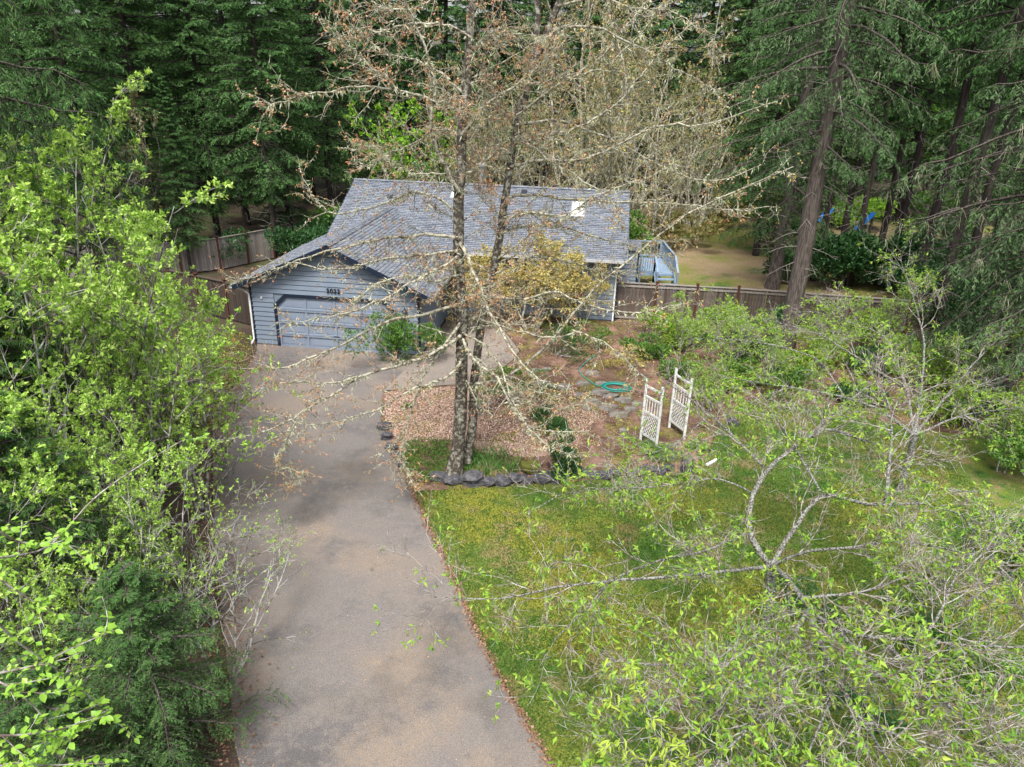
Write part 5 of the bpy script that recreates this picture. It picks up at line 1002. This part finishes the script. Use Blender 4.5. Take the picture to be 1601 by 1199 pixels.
q = gb(930, 545); bush('camellia', 'mid green shrub right of the vine maple', 'shrub', q, (.9, .7, .6), 1300, .09, .04, MT['green'], seed=14)
sh = [(1010,560,1.0,.6,'green','rounded green shrub between the hose and the fence'), (1040,525,1.1,.9,'cherry','light green shrub against the left end of the right fence'), (1120,530,1.2,1.1,'cherry','bright leafy shrub hiding the foot of the fence'), (1340,545,1.4,1.3,'cherry','bright leafy shrub against the fence middle posts'), (1230,580,1.0,.7,'cherry','light shrub before the foot of the thick fir trunk'), (1160,600,1.0,.7,'green','rounded shrub between arbor and thick fir trunk'), (1075,545,1.3,.9,'cherry','leafy green shrub in front of the fence near the arbor'), (1150,560,1.2,1.0,'darkgreen','dark shrub left of the thick fir trunk'), (1195,545,.8,1.4,'darkgreen','upright dark evergreen touching the thick fir trunk'), (1290,575,1.4,1.0,'cherry','shrub right of the thick fir trunk'), (1365,585,1.3,1.1,'darkgreen','shaded shrub by the middle of the fence'), (1430,600,1.5,1.3,'cherry','wide shrub near the fence right end'), (1500,580,1.6,1.7,'darkgreen','tall dark shrub right of the fence end'), (1570,600,1.7,1.9,'green','tall leafy shrub at the right edge'), (1560,680,1.4,1.2,'darkgreen','glossy shrub at the right edge of the lawn'), (1120,612,1.0,.6,'cherry','low shrub right of the arbor posts'), (1060,590,.8,.6,'green','shrub directly behind the arbor'), (1240,610,1.2,.5,'green','low planting at the top edge of the lawn'), (1470,655,1.3,.8,'cherry','spreading shrub at the lawn upper right'), (1610,760,1.2,1.2,'green','leafy shrub on the right border of the lawn'), (1630,900,1.3,1.2,'darkgreen','shrub beside the lawn at the lower right edge'), (1340,630,.9,.45,'darkgreen','low dark shrub behind the second cherry'), (1400,452,2.6,2.6,'darkgreen','dark laurel hedge clump behind the fence'), (1310,448,2.4,2.4,'darkgreen','laurel mass behind the fence below the blue slides')]
for i, (px, py, r_, h_, m, lab) in enumerate(sh):
    q = gb(px, py); bush('shrub', lab, 'shrub', q, (r_, r_*.8, h_*.75), int(2400*r_*(2.2 if r_ > 2 else 1)), .13+(.08 if r_ > 2 else 0), .055+(.04 if r_ > 2 else 0), MT[m], 'shrubs along the fence and lawn', seed=30+i)
# thicket understorey left
for i, (px, py, r_, h_, m, lab) in enumerate([(40,700,1.4,1.2,'green','green undergrowth shrub at the far left behind saplings'), (150,640,1.3,1.0,'darkgreen','dark undergrowth below the left saplings'), (230,720,1.0,.7,'green','low undergrowth near the driveway left edge'), (60,1000,1.3,1.3,'darkgreen','dark undergrowth below the near leaves'), (1480,1010,1.2,.5,'darkgreen','dark green undergrowth below the right limbs of the largest cherry'), (1560,1080,1.1,.5,'green','green undergrowth at the lower right corner under the cherry'), (1240,960,.9,.5,'darkgreen','dark shrub growing round the foot of the largest cherry'), (1330,1120,.9,.35,'darkgreen','low dark undergrowth under the cherry near the bottom edge'), (230,920,1.0,.8,'green','undergrowth at the base of the middle saplings')]):
    q = gb(px, py); bush('undergrowth_shrub', lab, 'shrub', q, (r_, r_*.8, h_*.75), int(1400*r_), .09, .04, MT[m], 'undergrowth below the trees', seed=60+i)
for i, (px, Y, h_) in enumerate(((880,44,3.2),(960,43,3.0),(1050,48,2.6),(760,45,2.8),(560,46,2.5),(1160,56,3),(1460,52,3.4),(1540,42,3.0),(1330,58,2.6),(500,44,2.0),(660,44,2.4))):
    x, y = XY(px, Y); bush('woodland_shrub', ['olive twiggy shrub behind the house roof middle','olive shrub behind the skylight side of the roof','shrub at the left end of the back lawn','green shrub behind the flue pipe','shrub behind the left roof end','shrub at the foot of the mossy trees','shrub beyond the right grove','shrub behind the right edge trunks','shrub beyond the blue slides','low shrub left of the roof end','green shrub under the flowering dogwoods'][i], 'shrub', (x, y), (2.6, 2, h_*.6), 3200, .24, .12, MT[['olive','green','olive','green','green','olive','green','darkgreen','lime','darkgreen','green'][i]], 'shrubs at the woodland edge', seed=80+i)
for i, (px, Y, r_) in enumerate(((150,38.5,1.6),(260,40,1.5),(345,41,1.4),(470,41,1.8),(60,40,1.8),(540,43,1.6),(1250,41,1.7),(1440,36,2.0),(1500,33,1.8),(1570,35,2.2),(1225,50,1.6),(1480,44,2.4))):
    x, y = XY(px, Y); bush('salal_shrub', ['dark salal clump left of the fence corner','dark salal directly behind the silver fence','salal at the foot of the firs behind the silver fence','dark salal clump left of the garage ridge','salal at the far left behind the fence','salal clump behind the left roof end','dark salal at the foot of the thick fir trunk','salal clump behind the fence right end','salal below the broad right edge trunk','dark salal at the right edge under the firs','salal on the edge of the back lawn','dark salal deep under the right firs'][i], 'shrub', (x, y), (r_*1.3, r_, r_*.75), 4200, .17, .08, MT['darkgreen'], 'salal under the firs', seed=120+i)
# iris / daylily clumps and groundcover round the maple foot
def blades(poly, dens, lo, hi, name, label, cat, m='longgrass', wd_=.012):
    p = fill([G(*q) for q in poly], dens, rng); p = p[(np.sin(p[:, 0]*9)+np.sin(p[:, 1]*7+p[:, 0]*4)+rng.normal(0, .5, len(p))) > -.4]; p = p+rng.normal(0, .11, p.shape); n = len(p); a = rng.uniform(0, 2*math.pi, n); h = rng.uniform(lo, hi, n); s_ = np.c_[np.cos(a), np.sin(a), np.zeros(n)]; pz = np.c_[p, np.zeros(n)]; ln = np.c_[rng.normal(0, .3, (n, 2)), np.ones(n)]
    b = MB(); m1 = pz+ln*h[:, None]*.6; tp = pz+ln*h[:, None]*.6+np.c_[ln[:, :2]*2.2, np.full(n, .55)]*h[:, None]*.45; w_ = wd_
    b.add(np.stack([pz-s_*w_, pz+s_*w_, m1+s_*w_*.8, m1-s_*w_*.8], 1).reshape(-1, 3), np.arange(n*4).reshape(n, 4)); b.tris(np.stack([m1-s_*w_*.8, m1+s_*w_*.8, tp], 1)); return tag(b.build(name, MT[m]), label, cat, kind='stuff')
blades([(724,712),(760,706),(800,712),(812,735),(800,748),(730,746),(722,730)], 330, .2, .5, 'iris_clumps', 'green strappy iris and daylily leaves right of the maple foot', 'plants')
gc = fill([G(*q) for q in [(628,700),(655,690),(700,692),(712,715),(708,745),(670,756),(640,745)]], 1100, rng); gc = gc[(np.sin(gc[:, 0]*8)+np.sin(gc[:, 1]*9+gc[:, 0]*3)+rng.normal(0, .5, len(gc))) > -.5]; gc = gc+rng.normal(0, .1, gc.shape); n = len(gc)
b = MB(); b.leaves(np.c_[gc, rng.uniform(.02, .16, n)], rnd_dirs(n, rng, .3), rnd_dirs(n, rng, 1.5), rng.uniform(.04, .09, n), .04, 0, .1); tag(b.build('groundcover', MT['green']), 'low green groundcover left of the maple foot', 'groundcover', kind='stuff')
rb = [(x, y+3) for x, y in ((640,752),(700,760),(800,760),(860,756),(900,752),(1000,748),(1060,742),(1060,752),(900,764),(760,772),(650,774))]
blades(rb, 260, .06, .16, 'edging_grass', 'longer grass tufts growing against the rock edging', 'grass', 'grass', .008)
# left verge
lv_ = fill([G(*q) for q in [(140,520),(380,520),(395,548),(345,620),(325,700),(150,720)]], 260, rng); flakes('verge_moss_tufts', lv_, 0, .04, .09, MT['moss'], .7, label='mossy tufts on the verge left of the driveway', cat='moss')
# fir cones hanging from the boughs of the near fir
nf = [o for o in bpy.data.objects if o.name.startswith('fir_tree') and 'upper left' in o.get('label', '')][0]; me_ = nf.children[1].data if 'crown' in nf.children[1].name else nf.children[0].data
vv = np.empty(len(me_.vertices)*3, np.float32); me_.vertices.foreach_get('co', vv); vv = vv.reshape(-1, 3)[::7]; rg = np.random.default_rng(9)
cz_, sz_ = math.cos(nf.rotation_euler[2]), math.sin(nf.rotation_euler[2]); wv = np.c_[vv[:, 0]*cz_-vv[:, 1]*sz_, vv[:, 0]*sz_+vv[:, 1]*cz_, vv[:, 2]]+np.array(nf.location)
side_ = (wv[:, 0] > -11.2) & (wv[:, 2] > 6.0) & (wv[:, 2] < 8.6) & (wv[:, 1] < 15.5); idx_ = np.nonzero(side_)[0]
if len(idx_):
    c0_ = wv[idx_[rg.integers(0, len(idx_))]]; near_ = idx_[np.argsort(np.linalg.norm(wv[idx_]-c0_, axis=1))][:900]
    for i in near_[rg.integers(0, len(near_), 9)]:
        b = lathe([(.0,.01),(.015,-.005),(.024,-.035),(.02,-.07),(.0,-.095)], (0, 0, 0), 8); o = b.build('fir_cone', MT['cone'], nf); o.location = vv[i]
print('shrubs done; tris', sum(len(m.loops)-2*len(m.polygons) for m in bpy.data.meshes))
